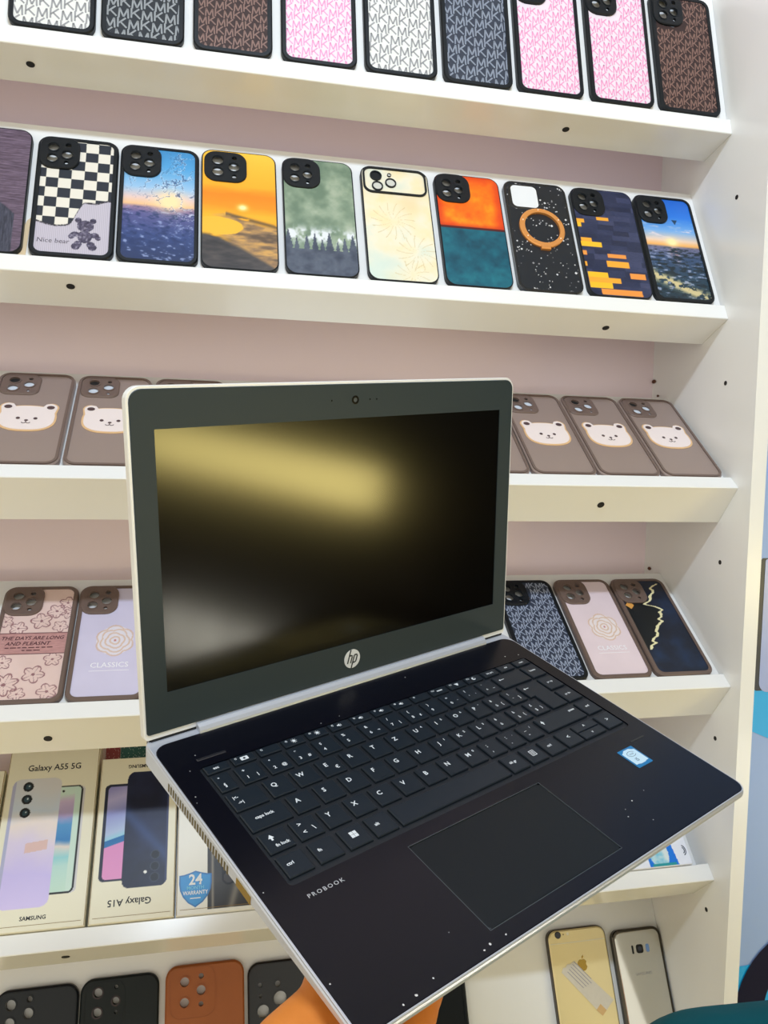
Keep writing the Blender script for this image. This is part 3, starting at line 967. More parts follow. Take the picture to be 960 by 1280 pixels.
def art_sunset(X, Y):
    v, u = Y / H2, X / W2
    n = fbm(X * 70, Y * 260, 6)
    c = ramp(v + 0.04 * (fbm(X * 50, Y * 160, 5) - 0.5), [(0.0, (248, 178, 40)), (0.44, (250, 176, 36)), (0.52, (242, 146, 20)), (0.62, (238, 134, 18)), (0.70, (250, 172, 40)), (1, (250, 196, 66))])
    g = np.exp(-(((X - 0.044) / 0.005) ** 2 + ((Y - 0.082) / 0.004) ** 2))
    c = mixc(c, (255, 240, 170), np.clip(g * 1.2, 0, 1))
    shore = 0.43 + 0.03 * np.sin(u * 5) - 0.05 * u
    sand = sst(0.012, -0.012, v - shore - 0.05 * (n - 0.5)) * sst(0.10, 0.45, u + 0.25 * (n - 0.5))
    c = c * (1 - sand[..., None]) + ramp(n + 0.25 * (v - 0.2), [(0.25, (96, 78, 62)), (0.5, (150, 118, 84)), (0.75, (206, 158, 88))]) * sand[..., None]
    pool = sst(1.06, 0.94, ((u - 0.20) / 0.36) ** 2 + ((v - 0.345) / 0.075) ** 2 + 0.3 * (n - 0.5))
    c = mixc(c, (248, 184, 52), pool)
    rock = sst(0.02, -0.02, v - (0.27 - 0.30 * np.clip(u - 0.12, 0, 1) ** 1.2) - 0.05 * (n - 0.5))
    c = c * (1 - rock[..., None]) + ramp(n, [(0.2, (48, 46, 50)), (0.8, (82, 76, 74))]) * rock[..., None]
    br = np.exp(-((v - 0.435 + 0.12 * (u - 0.45)) / 0.016) ** 2) * (u > 0.33) * sst(0.35, 0.55, n)
    return mixc(c, (84, 66, 52), br * 0.8)
def art_forest(X, Y):
    v = Y / H2
    n = fbm(X * 70, Y * 70, 14)
    c = ramp(n, [(0.25, (104, 126, 106)), (0.55, (136, 154, 132)), (0.8, (164, 176, 154))])
    mist = np.exp(-((v - 0.33) / 0.055) ** 2) * sst(0.35, 0.65, fbm(X * 150, Y * 110, 15))
    c = mixc(c, (222, 226, 230), np.clip(mist * 1.5, 0, 1))
    d = ramp(fbm(X * 120, Y * 120, 16), [(0.2, (54, 62, 80)), (0.8, (90, 98, 114))])
    t = np.zeros(X.shape)
    for (cx, ht, wd) in ((0.004, 0.060, 0.007), (0.013, 0.050, 0.006), (0.024, 0.054, 0.006), (0.033, 0.058, 0.005), (0.041, 0.050, 0.006), (0.049, 0.060, 0.006), (0.058, 0.048, 0.006), (0.066, 0.054, 0.006), (0.075, 0.058, 0.007)):
        q = np.abs(X - cx) < wd * (ht - Y) / 0.034 * (0.7 + 0.5 * vnoise(X * 0 + 1, Y * 520, 3))
        t = np.maximum(t, q & (Y < ht))
    t = np.maximum(t, (Y < 0.034))
    sm = sst(0.0, 0.05, Y)
    c = np.where(t[..., None] > 0.5, d, c)
    return c
def art_beige(X, Y):
    n = fbm(X * 45, Y * 45, 17)
    c = ramp(n, [(0.2, (216, 222, 206)), (0.5, (236, 228, 204)), (0.8, (242, 222, 176))])
    c = mixc(c, (200, 222, 216), sst(0.06, 0.0, Y) * sst(0.06, 0.0, X) * 0.8)
    c = mixc(c, (244, 208, 160), np.exp(-(((X - 0.055) / 0.014) ** 2 + ((Y - 0.108) / 0.014) ** 2)) * 0.7)
    for (cx, cy, q, m_) in ((0.034, 0.082, 0.026, 15), (0.058, 0.040, 0.024, 13), (0.050, 0.010, 0.020, 11)):
        rad = np.hypot(X - cx, Y - cy)
        ang = np.arctan2(Y - cy, X - cx)
        k = np.abs(np.sin(ang * m_ / 2 + rad * 90)) < 0.16
        c = mixc(c, (206, 186, 134), (k & (rad < q) & (rad > 0.004)) * 0.6)
    return c
def art_duo(X, Y):
    n = fbm(X * 80, Y * 80, 18)
    a = ramp(n, [(0.2, (240, 92, 10)), (0.6, (252, 128, 12)), (0.85, (255, 160, 24))])
    edge = np.minimum(np.minimum(X, W2 - X), H2 - Y)
    a = mixc(a, (214, 54, 14), sst(0.014, 0.0, edge) * 0.8)
    b = ramp(n, [(0.2, (6, 66, 86)), (0.55, (12, 92, 112)), (0.85, (28, 116, 130))])
    m = (Y < 0.0815).astype(float)
    c = a * (1 - m[..., None]) + b * m[..., None]
    c = mixc(c, (196, 44, 12), sst(0.010, 0.0, Y - 0.0815) * (1 - m) * 0.8)
    return mixc(c, (70, 14, 20), (np.abs(Y - 0.0818) < 0.0016) * 0.9)
def art_glitter(X, Y):
    c = np.ones(X.shape + (3,)) * np.array((24, 30, 38.0))
    rg = np.random.RandomState(5)
    for _ in range(190):
        x, y, q = rg.rand() * W2, rg.rand() * H2, 0.0004 + 0.0006 * rg.rand() ** 3
        m = (np.abs(X - x) + np.abs(Y - y)) < q * 1.7
        c[m] = (226, 226, 228) if rg.rand() > 0.4 else (150, 148, 150)
    return c
def art_bricks(X, Y):
    bh, bw = 0.0075, 0.021
    j = np.floor(Y / bh)
    i = np.floor((X + (j % 2) * bw * 0.5 + (j * 7 % 5) * 0.004) / bw)
    h_ = np.modf(np.abs(np.sin(i * 12.9898 + j * 78.233) * 43758.5453))[0]
    c = ramp(h_, [(0, (30, 38, 66)), (0.5, (44, 52, 84)), (1, (60, 66, 98))])
    c = c + (fbm(X * 300, Y * 900, 19)[..., None] - 0.5) * 16
    for (u0, u1, v0, v1, col) in ((0.00, 0.14, 0.300, 0.335, 0), (0.00, 0.08, 0.335, 0.375, 1), (0.36, 0.56, 0.270, 0.300, 0), (0.03, 0.20, 0.475, 0.515, 0), (0.00, 0.36, 0.515, 0.560, 1), (0.42, 0.72, 0.615, 0.650, 2), (0.38, 0.74, 0.680, 0.735, 0),
                               (0.72, 0.98, 0.780, 0.830, 2), (0.00, 0.08, 0.600, 0.640, 2), (0.03, 0.36, 0.790, 0.835, 1), (0.03, 0.55, 0.835, 0.880, 0), (0.03, 0.40, 0.880, 0.930, 1), (0.20, 0.86, 0.935, 0.985, 2), (0.00, 0.05, 0.700, 0.74, 0)):
        m = (X > u0 * W2) & (X < u1 * W2) & (1 - Y / H2 > v0) & (1 - Y / H2 < v1)
        c[m] = ((246, 168, 50), (252, 190, 40), (238, 150, 66))[col]
    return c
def art_sea(X, Y):
    v = Y / H2
    c = ramp(v, [(0.0, (24, 46, 60)), (0.20, (30, 60, 80)), (0.40, (52, 76, 112)), (0.505, (110, 108, 138)), (0.525, (244, 176, 92)), (0.57, (236, 204, 176)), (0.66, (120, 172, 226)), (0.8, (36, 120, 220)), (1, (22, 96, 200))])
    n = fbm(X * 130, Y * 420, 22)
    sea = sst(0.515, 0.49, v)
    c = mixc(c, (14, 34, 46), sea * sst(0.48, 0.34, n))
    c = mixc(c, (150, 160, 190), sea * sst(0.62, 0.75, n) * 0.9)
    g = np.exp(-(((X - 0.040) / 0.008) ** 2 + ((Y - 0.089) / 0.006) ** 2))
    c = mixc(c, (255, 236, 170), np.clip(g * 1.3, 0, 1))
    g2 = np.exp(-((X - 0.040) / 0.005) ** 2) * sst(0.045, 0.08, Y) * (v < 0.52) * 0.8
    c = mixc(c, (244, 170, 140), g2 * sst(0.4, 0.6, n))
    cl = sst(0.5, 0.7, fbm(X * 60, Y * 260, 23)) * np.exp(-((v - 0.66) / 0.06) ** 2)
    c = mixc(c, (244, 220, 216), cl)
    fo = np.exp(-((Y - (0.040 - 0.45 * X)) / 0.008) ** 2) * sst(0.40, 0.58, fbm(X * 220, Y * 260, 24))
    c = mixc(c, (206, 190, 140), np.clip(fo * 1.2, 0, 1))
    tail = (np.abs(X - 0.0505) < 0.0042 * (Y - 0.116) / 0.008) & (Y > 0.116) & (Y < 0.124)
    return mixc(c, (24, 60, 92), tail.astype(float))

rimless = dict(T=0.0115)
thick = dict(T=0.012)
phone_case(2, -0.8690, W2, H2, 0.0066, 0.0014, BLACKRUB, 'purple and charcoal denim look phone case beside the chequered bear case', art_denim, cam=(0.042, 0.044, 0.013), print_m=PRINTM)
cb = phone_case(2, -0.7837, W2 + 0.0015, H2 - 0.004, 0.0066, 0.0050, BLACKRUB, 'black rimmed phone case with chequered print and small bear', art_bear, res=0.0006, print_m=PRINTM)
text('Nice bear', 0.0225, 0.0195, 0.0058, 0.0078, mat('mauve_ink', (74, 66, 80), 0.5), cb, 'lettering', shear=0.1)
phone_case(2, -0.7005, W2 + 0.0025, H2 - 0.004, 0.0066, 0.0045, BLACKRUB, 'black rimmed phone case with blue sea splash print', art_splash, res=0.0007)
phone_case(2, -0.6161, W2 + 0.002, H2, 0.0066, 0.0014, BLACKRUB, 'yellow and orange sunset beach phone case', art_sunset, cam=(0.046, 0.042, 0.013), lenses=[(0.0145, 0.0130, 0.0062), (0.0145, 0.0290, 0.0062), (0.0320, 0.0210, 0.0062), (0.0325, 0.0345, 0.0028), (0.0325, 0.0085, 0.0026)], inset_cam=0.0030)
phone_case(2, -0.5278, W2 + 0.001, H2, 0.0066, 0.0014, BLACKRUB, 'misty green phone case with dark pine forest print', art_forest, cam=(0.042, 0.042, 0.014), inset_cam=0.0008)
cg = phone_case(2, -0.4377, W2 + 0.001, H2, 0.0066, 0.0014, BLACKRUB, 'cream flower print phone case with wide camera window', art_beige, cam=None)
mb = MB()
wx0, wy0, wx1, wy1 = 0.0022, H2 - 0.0395, W2 - 0.002, H2 - 0.0020
mb.plate(rr(wx0, wy0, wx1, wy1, 0.010), [rr(wx0 + .0022, wy0 + .0022, wx1 - .0022, wy1 - .0022, 0.008)], 0.0052, 0.0082)
isl = obj('camera_window_frame', mb, BLACKRUB, cg)
GLASSG = mat('lens_glass', (206, 206, 198), 0.12)
for (u, v, q) in ((0.0155, 0.0125, 0.0070), (0.0165, 0.0275, 0.0066), (0.0325, 0.0215, 0.0066), (0.0315, 0.0100, 0.0024)):
    mb = MB()
    mb.plate(circ(wx0 + u, wy1 - v, q, 24), [circ(wx0 + u, wy1 - v, q * 0.78, 24)], 0.0062, 0.0080)
    ring = obj('lens_ring', mb, BLACKRUB, cg)
    obj('lens_glass', MB().flat(circ(wx0 + u, wy1 - v, q * 0.79, 24), 0.0070), GLASSG if q != 0.0070 else BLACKRUB, ring)
phone_case(2, -0.3496, W2 + 0.001, H2, 0.0066, 0.0014, BLACKRUB, 'orange and teal colour block phone case', art_duo, cam=(0.042, 0.042, 0.014), inset_cam=0.0008)
cl_ = phone_case(2, -0.2629, W2 + 0.001, H2, 0.0066, 0.0030, mat('black_gloss_case', (22, 26, 32), 0.2, coat=0.4), 'glossy black speckled phone case with gold finger ring', art_glitter, res=0.0006,
                 cam=(0.0385, 0.0375, 0.009), lenses=[], bump=0.0006, rings=False, inset_cam=0.0045)
# open the square camera cut-out of the speckled case: white board shows through
obj('camera_cutout', MB().plate(rr(0.0085, H2 - 0.0395, 0.0415, H2 - 0.0075, 0.006), [], 0.0066, 0.0073), mat('cutout_white', (228, 230, 232), 0.4), cl_)
GOLD = mat('copper_gold', (238, 164, 92), 0.25, 0.45)
rg_ = MB()
n = 40
rg_.plate(circ(0.0405, 0.0905, 0.0285, n), [circ(0.0405, 0.0905, 0.0222, n)], 0.0062, 0.0092, inset=circ(0.0405, 0.0905, 0.0275, n), cham=0.0008)
ring = obj('finger_ring', rg_, GOLD, cl_, label='gold finger ring')
obj('ring_hinge', MB().cbox(0.0345, 0.0590, 0.0062, 0.0465, 0.0640, 0.0100, 0.0006), GOLD, ring)
for a in (30, 95, 160, 215, 325):
    obj('ring_stud', MB().sphere((0.0405 + 0.0253 * math.cos(math.radians(a)), 0.0905 + 0.0253 * math.sin(math.radians(a)), 0.0094), 0.0010, 8, 6), mat('stud_white', (250, 226, 196), 0.15), ring)
phone_case(2, -0.1760, W2 + 0.003, H2, 0.0066, 0.0014, BLACKRUB, 'navy phone case with scattered orange brick print', art_bricks, cam=(0.042, 0.042, 0.014), inset_cam=0.0008)
phone_case(2, -0.0901, W2 + 0.001, H2, 0.0066, 0.0045, BLACKRUB, 'black rimmed phone case with sunset over the sea print', art_sea, res=0.0007)
# beige tag tucked under the denim case
tg = row_empty('cardboard_tag', 2, -0.806, T_ + 0.0008, ROWS[2][3])
obj('card', MB().add([(0.004, 0, 0.0), (0.0195, 0.0, 0.0), (0.0215, 0.050, 0.0), (0.018, 0.046, 0.0), (0.004, 0, 0.0008), (0.0195, 0.0, 0.0008), (0.0215, 0.050, 0.0008), (0.018, 0.046, 0.0008)],
                    [(3, 2, 1, 0), (4, 5, 6, 7), (0, 1, 5, 4), (1, 2, 6, 5), (2, 3, 7, 6), (3, 0, 4, 7)]), mat('beige_card', (222, 198, 160), 0.6), tg)
tag(tg, 'small beige card tag tucked under the denim look case', 'tag')

# ---- bear face cases of the third shelf ----------------------------
BEARC = mat('bear_cream', (240, 226, 222), 0.45)
BEARB = mat('bear_tan', (226, 186, 138), 0.45)
BEARD = mat('bear_dark', (84, 64, 66), 0.5)
TAUPE2 = mat('grey_brown_gel', (150, 132, 124), 0.3, spec=0.5, coat=0.2)
TAUPE3 = mat('grey_brown_rim', (112, 94, 86), 0.35)
def bear_outline(cx, cy, g):
    pts = []
    for k in range(64):
        a = 2 * math.pi * k / 64
        x, y_ = math.cos(a), math.sin(a)
        q = (abs(x) ** 2.6 + abs(y_) ** 2.6) ** (-1 / 2.6)
        R = [q * 0.0275 * x, q * 0.0212 * y_]
        for ex in (-0.0205, 0.0205):          # ears
            best = None
            ox, oy = ex, 0.0180
            b = x * ox + y_ * oy
            disc = b * b - (ox * ox + oy * oy - 0.0078 ** 2)
            if disc > 0:
                d = b + math.sqrt(disc)
                if d > math.hypot(*R):
                    R = [d * x, d * y_]
        d = math.hypot(*R)
        pts.append((cx + R[0] * (1 + g / d), cy + R[1] * (1 + g / d)))
    return pts
def bear_case(x, label, group=None):
    w, h, T = 0.0800, 0.161, 0.0068
    root = row_empty('phone_case', 3, x, T_ + 0.0006)
    tag(root, label, 'phone case', group)
    lens = [(0.0125, 0.0120, 0.0054), (0.0125, 0.0270, 0.0054), (0.0280, 0.0195, 0.0054), (0.0285, 0.0310, 0.0018), (0.0285, 0.0085, 0.0024)]
    ix, iy = 0.0055, h - 0.0050
    hs = [circ(ix + u, iy - v, q, 20) for (u, v, q) in lens]
    obj('shell', MB().plate(rr(0, 0, w, h, 0.013), hs, 0, T, inset=rr(0.0016, 0.0016, w - 0.0016, h - 0.0016, 0.0114), cham=0.0016), TAUPE2, root)
    mb = MB()
    mb.plate(rr(0.0014, 0.0014, w - 0.0014, h - 0.0014, 0.0118), [rr(0.0042, 0.0042, w - 0.0042, h - 0.0042, 0.009)], T - 0.001, T + 0.0012)
    obj('rim', mb, TAUPE3, root)
    mb = MB()
    mb.plate(rr(ix - 0.001, iy - 0.0375, ix + 0.0395, iy + 0.001, 0.010), hs, T - 0.001, T + 0.0018, inset=rr(ix, iy - 0.0365, ix + 0.0385, iy, 0.009), cham=0.001)
    isl = obj('camera_frame', mb, TAUPE3, root)
    LB = mat('lens_milky', (214, 222, 232), 0.12)
    for k, (u, v, q) in enumerate(lens):
        if q > 0.004:
            mb = MB()
            mb.plate(circ(ix + u, iy - v, q + 0.0013, 24), [circ(ix + u, iy - v, q, 24)], T + 0.001, T + 0.0026)
            obj('lens_ring', mb, TAUPE3, isl)
        mb = MB()
        mb.flat(circ(ix + u, iy - v, q + 0.0002, 18), T + 0.0002)
        obj('lens_opening', mb, DARKHOLE if (k == 0 or k == 4) else LB, isl)
    cx, cy = w / 2, 0.0765
    fc = obj('bear_face', MB().plate(bear_outline(cx, cy, 0.0014), [], T, T + 0.0006), BEARB, root, label='tan edged cream bear face')
    obj('face_cream', MB().plate(bear_outline(cx, cy + 0.0006, -0.0006), [], T + 0.0006, T + 0.0009), BEARC, fc)
    for sx in (-1, 1):
        obj('inner_ear', MB().flat(circ(cx + sx * 0.0210, cy + 0.0190, 0.0040, 16, 0.8), T + 0.0011), BEARD, fc)
        obj('eye', MB().flat(circ(cx + sx * 0.0085, cy - 0.0010, 0.0021, 12, 1.0), T + 0.0011), BEARD, fc)
    mb = MB()
    mb.flat(circ(cx, cy - 0.0045, 0.0020, 12, 0.75), T + 0.0011)
    obj('nose', mb, BEARD, fc)
    mb = MB()
    arcs(mb, [(cx - 0.0042, cy - 0.0078), (cx - 0.0034, cy - 0.0092), (cx - 0.0016, cy - 0.0096), (cx, cy - 0.0080), (cx, cy - 0.0050)], 0.0009, T + 0.0011)
    arcs(mb, [(cx, cy - 0.0080), (cx + 0.0016, cy - 0.0096), (cx + 0.0034, cy - 0.0092), (cx + 0.0042, cy - 0.0078)], 0.0009, T + 0.00112)
    obj('mouth', mb, BEARD, fc)
    return root
GB = 'bear face phone cases on the third shelf'
for x, lab in ((-0.8314, 'uncovered grey brown bear face phone case beside the one half covered by the lid'), (-0.7489, 'grey brown bear face phone case half covered by the laptop lid with its camera free'),
               (-0.6665, 'grey brown bear face phone case almost wholly behind the laptop lid'), (-0.3310, 'grey brown bear face phone case with only a strip showing past the laptop lid'),
               (-0.2487, 'grey brown bear face phone case, third from the side panel'), (-0.1672, 'grey brown bear face phone case, second from the side panel'), (-0.0850, 'grey brown bear face phone case touching the side panel')):
    bear_case(x, lab, GB)

# ---- fourth shelf ---------------------------------------------------
W4, H4 = 0.0778, 0.160
def flower(X, Y, cx, cy, q, seed, m_=5):
    rad = np.hypot(X - cx, Y - cy) / q
    ang = np.arctan2(Y - cy, X - cx) + seed
    pet = 0.62 + 0.38 * np.abs(np.cos(ang * m_ / 2))
    return (np.abs(rad - pet) < 0.07) | ((np.abs(np.sin(ang * m_ / 2)) < 0.10) & (rad < pet)) | (rad < 0.16)
def art_floral(X, Y):
    c = ramp(fbm(X * 40, Y * 40, 31), [(0.2, (222, 194, 186)), (0.8, (232, 206, 200))])
    band = (Y > 0.063) & (Y < 0.091)
    f = np.zeros(X.shape, bool)
    for (cx, cy, q, s, m_) in ((0.058, 0.122, 0.010, 0.3, 5), (0.068, 0.134, 0.009, 1.0, 5), (0.044, 0.108, 0.011, 0.7, 5), (0.064, 0.100, 0.008, 0.2, 5), (0.022, 0.098, 0.009, 0.0, 5), (0.008, 0.108, 0.008, 0.4, 5), (0.062, 0.055, 0.009, 0.9, 5),
                               (0.046, 0.036, 0.011, 0.1, 5), (0.020, 0.024, 0.014, 0.5, 7), (0.006, 0.030, 0.010, 1.2, 5), (0.062, 0.014, 0.010, 0.6, 5), (0.014, 0.052, 0.009, 0.8, 5), (0.034, 0.012, 0.008, 0.2, 5), (0.070, 0.118, 0.007, 0.5, 5)):
        f |= flower(X, Y, cx, cy, q, s, m_)
    c = mixc(c, (134, 88, 96), f * 0.85)
    c = np.where(band[..., None], ramp(fbm(X * 200, Y * 900, 32), [(0.2, (178, 132, 130)), (0.8, (200, 152, 148))]), c)
    e = (np.abs(Y - 0.063) < 0.0007) | (np.abs(Y - 0.091) < 0.0007)
    return mixc(c, (112, 74, 78), e * 0.9)
def art_rose(base):
    def f(X, Y):
        c = ramp(fbm(X * 30, Y * 30, 33), [(0.2, base), (0.8, tuple(min(255, b + 8) for b in base))])
        cx, cy = 0.043, 0.078
        rad = np.hypot(X - cx, (Y - cy) * 0.95)
        ang = np.arctan2(Y - cy, X - cx)
        col = np.zeros(X.shape)
        for k, q in enumerate((0.005, 0.010, 0.015, 0.0195)):
            pet = q * (0.86 + 0.16 * np.abs(np.sin(ang * (1.5 + k * 0.5) + k)))
            col = np.maximum(col, (np.abs(rad - pet) < 0.0009) * 1.0)
        fill = rad < 0.019
        c = mixc(c, (244, 238, 236), fill * 0.55)
        c = mixc(c, (214, 178, 150), col * 0.7)
        return mixc(c, (196, 130, 130), (rad < 0.0014) * 1.0)
    return f
def art_marble(X, Y):
    c = ramp(fbm(X * 60, Y * 60, 34), [(0.25, (6, 20, 40)), (0.8, (18, 44, 76))])
    vein = 0.030 + 0.022 * sst(0.055, 0.085, Y) + 0.006 * np.sin(Y * 130)
    ys = np.array([0.040, 0.052, 0.060, 0.068, 0.082, 0.092, 0.104, 0.110, 0.114, 0.122, 0.132, 0.140, 0.148])
    xs = np.array([0.012, 0.020, 0.026, 0.030, 0.040, 0.046, 0.052, 0.046, 0.034, 0.046, 0.054, 0.054, 0.064])
    vx = np.interp(Y, ys, xs) + 0.007 * (vnoise(Y * 260, Y * 0, 5) - 0.5)
    dk = sst(0.0, 0.004, vx - X) * (Y > 0.040) * (Y < 0.116)
    c = mixc(c, (6, 14, 16), dk * 0.8)
    m = (np.abs(X - vx) < 0.0011 + 0.0016 * vnoise(X * 300, Y * 300, 6)) & (Y > 0.040) & (Y < 0.150)
    c = mixc(c, (236, 228, 180), m * 1.0)
    g = (np.abs(X - 0.012) < 0.006 - np.abs(Y - 0.113) * 0.9) & (np.abs(Y - 0.113) < 0.006)
    return mixc(c, (222, 160, 80), g * 1.0)
cf = phone_case(4, -0.8263, W4, H4, 0.0066, 0.0050, TAUPE, 'brown rimmed phone case with pink flower print and text band', art_floral, res=0.0006)
TI = mat('wine_ink', (84, 44, 52), 0.5)
text('THE DAYS ARE LONG', 0.0385, 0.0840, 0.0059, 0.0068, TI, cf, 'lettering', bold=0.00008, shear=0.25, sx=0.94)
text('AND PLEASNT', 0.0345, 0.0765, 0.0059, 0.0068, TI, cf, 'lettering', bold=0.00008, shear=0.25)
mb = MB()
for yy, xs_ in ((0.0712, ((0.013, 0.017), (0.018, 0.024), (0.0255, 0.0285), (0.030, 0.0345), (0.036, 0.042), (0.0435, 0.047), (0.049, 0.053), (0.0545, 0.060))), (0.0675, ((0.030, 0.033), (0.0345, 0.040), (0.0415, 0.048)))):
    for (a, b) in xs_:
        mb.flat([(a, yy - 0.0006), (b, yy - 0.0006), (b, yy + 0.0006), (a, yy + 0.0006)], 0.0059)
small_ = obj('small_print_lines', mb, TI, cf)
small_['kind'] = 'stuff'
for x, base, lab in ((-0.7469, (206, 200, 224), 'lilac phone case with white rose drawing half hidden behind the laptop'), (-0.1676, (226, 208, 214), 'pale pink phone case with rose drawing between monogram and marble cases')):
    cr_ = phone_case(4, x, W4, H4, 0.0066, 0.0050, TAUPE, lab, art_rose(base), res=0.0006)
    pale = mat('pale_print', (246, 244, 250), 0.4)
    text('CLASSICS', 0.040, 0.0445, 0.0059, 0.0092, pale, cr_, 'lettering', bold=0.00005)
    obj('underline', MB().box(0.020, 0.0372, 0.0057, 0.060, 0.0377, 0.0059), pale, cr_)
cm = phone_case(4, -0.2510, W4 + 0.001, H4, 0.0066, 0.0050, BLACKRUB, 'black rimmed phone case with grey blue monogram beside the laptop', plain(MK['blue'][0], 8, 700, 3), res=0.003, print_m=PRINTM)
monogram(cm, W4 + 0.001, H4, 0.0050, 0.0058, mat('monogram_ink_blue', MK['blue'][1], 0.5, vary=0.12, vscale=500), size=0.0088)
phone_case(4, -0.0868, W4, H4, 0.0066, 0.0050, TAUPE, 'brown rimmed phone case with navy marble and gold vein', art_marble, res=0.0006)

# ------------------------------------------------------------------ fifth shelf: cartons
CARD = mat('carton_cream', (236, 230, 204), 0.45, vary=0.02, vscale=20)
BROWNEDGE = mat('carton_seam', (150, 124, 80), 0.7)
def carton(x, s, w, h, T, label, fn, hb=None, res=0.0007, m=CARD):
    root = row_empty('phone_box', 5, x, s, ROWS[5][3] if hb is None else hb)
    tag(root, label, 'box')
    obj('carton', MB().cbox(0, 0, 0, w, h, T, 0.0006), m, root)
    print_grid('front_print', 0.0006, 0.0006, w - 0.0006, h - 0.0006, 0.0002, T + 0.0001, fn, PAPER, root, res)
    return root
def quad_uv(X, Y, p00, p10, p11, p01):
    """rough u,v inside a slanted phone picture"""
    v = (Y - p00[1]) / (p01[1] - p00[1])
    xl = p00[0] + (p01[0] - p00[0]) * v
    xr = p10[0] + (p11[0] - p10[0]) * v
    return (X - xl) / (xr - xl), v
CREAM = (236, 231, 206)
BW, BH = 0.0975, 0.2010
def art_a55(X, Y):
    x, y = X - 0.8260, Y + 0.0202
    c = np.ones(X.shape + (3,)) * np.array(CREAM, float)
    # front phone
    m = inrr(x, y, -0.790, 0.0535, -0.7430, 0.1700, 0.006)
    c[inrr(x, y, -0.788, 0.0535, -0.7405, 0.1690, 0.006)] = (206, 204, 206)
    c[m] = (24, 26, 28)
    sc = inrr(x, y, -0.790, 0.0552, -0.7448, 0.1685, 0.005)
    n = fbm(X * 30 + Y * 10, Y * 30, 41)
    scr = ramp((y - 0.055) / 0.113 + (n - 0.5) * 0.15, [(0, (198, 226, 208)), (0.22, (186, 222, 214)), (0.30, (150, 210, 214)), (0.42, (226, 216, 206)), (0.50, (62, 130, 190)), (0.66, (84, 150, 200)), (0.72, (176, 160, 200)), (0.82, (202, 182, 210)), (0.9, (206, 228, 212)), (1, (204, 228, 214))])
    edge = x > -0.7515
    scr = np.where(edge[..., None], np.array((204, 228, 214.0)), scr)
    c = np.where(sc[..., None], scr, c)
    c = mixc(c, (20, 20, 22), ((np.hypot(x + 0.7640, y - 0.1635) < 0.0014)).astype(float))
    # back phone
    b = inrr(x, y, -0.8185, 0.0425, -0.7668, 0.1800, 0.008)
    t = (y - 0.042) / 0.138
    n2 = fbm(X * 22, Y * 22, 42)
    bc = ramp(t + (n2 - 0.5) * 0.3 + (x + 0.79) * 1.5, [(0, (214, 200, 244)), (0.25, (204, 192, 240)), (0.45, (222, 210, 232)), (0.6, (238, 224, 214)), (0.75, (204, 216, 230)), (1, (216, 214, 214))])
    c = np.where(b[..., None], bc, c)
    c = mixc(c, (176, 178, 206), (b & (x < -0.8155)).astype(float))
    pp = (np.abs(y - 0.1045 - 0.12 * (x + 0.785)) < 0.0052) & (x > -0.797) & (x < -0.7745)
    c = mixc(c, (224, 188, 178), pp * 0.9)
    for cy in (0.1712, 0.1567, 0.1418):
        d = np.hypot(x + 0.8020, y - cy)
        c = mixc(c, (26, 30, 34), (d < 0.0055).astype(float))
        c = mixc(c, (50, 76, 88), (d < 0.0030).astype(float))
        c = mixc(c, (210, 220, 226), (np.hypot(x + 0.8012, y - cy - 0.0008) < 0.0009).astype(float))
    return c
A55 = carton(-0.8260, 0.0202, BW, BH, 0.030, 'tall cream phone box with a lilac phone pictured on it', art_a55)
text('Galaxy A55 5G', 0.0495, 0.1722, 0.0303, 0.0100, INK, A55, 'lettering', bold=0.00012, sx=0.93)
text('SAMSUNG', 0.0462, 0.0120, 0.0303, 0.0056, INK, A55, 'lettering', bold=0.00012)
A15W, A15H = 0.0862, 0.1785
def art_a15(X, Y):
    x, y = X - 0.7253, Y + 0.0202
    c = np.ones(X.shape + (3,)) * np.array(CREAM, float)
    f = inrr(x, y, -0.7190, 0.0610, -0.680, 0.1675, 0.006)
    c[f] = (34, 40, 62)
    s = inrr(x, y, -0.7150, 0.0632, -0.680, 0.1650, 0.004)
    t = y + 0.25 * (x + 0.70)
    scr = ramp(t - 0.55 * (x + 0.705), [(0.06, (226, 150, 200)), (0.098, (222, 146, 198)), (0.0985, (40, 116, 176)), (0.105, (36, 110, 172)), (0.1055, (150, 206, 226)), (0.112, (178, 196, 226)), (0.135, (146, 150, 206)), (0.15, (186, 180, 222)), (0.17, (132, 130, 190))])
    c = np.where(s[..., None], scr, c)
    b = inrr(x, y, -0.6945, 0.0525, -0.6475, 0.1810, 0.008)
    n = fbm(X * 40, Y * 40, 43)
    d = np.abs((x + 0.668) - (y - 0.105) * -0.9)
    bc = ramp(n, [(0.2, (22, 28, 50)), (0.8, (38, 46, 78))])
    bc = mixc(bc, (58, 82, 136), np.exp(-(d / 0.008) ** 2) * 0.6)
    c = np.where(b[..., None], bc, c)
    c = mixc(c, (58, 66, 104), (b & (x > -0.6498)).astype(float))
    for cy in (0.0855, 0.0734, 0.0619):
        q = np.hypot(x + 0.6607, y - cy)
        c = mixc(c, (14, 18, 30), (q < 0.0046).astype(float))
        c = mixc(c, (54, 62, 80), (np.abs(q - 0.0046) < 0.0006) * 0.8)
    return mixc(c, (240, 240, 236), (np.hypot(x + 0.6705, y - 0.0680) < 0.0017).astype(float))
A15 = carton(-0.7253, 0.0202, A15W, A15H, 0.0265, 'cream phone box standing upside down with a dark navy phone pictured', art_a15, hb=ROWS[5][3] + 0.0034)
text('Galaxy A15', 0.0400, 0.0190, 0.0268, 0.0096, INK, A15, 'lettering', bold=0.00012, rot=math.pi)
text('SAMSUNG', 0.0430, 0.1678, 0.0268, 0.0056, INK, A15, 'lettering', bold=0.00012, rot=math.pi)
WBW, WBH = 0.0900, 0.1750
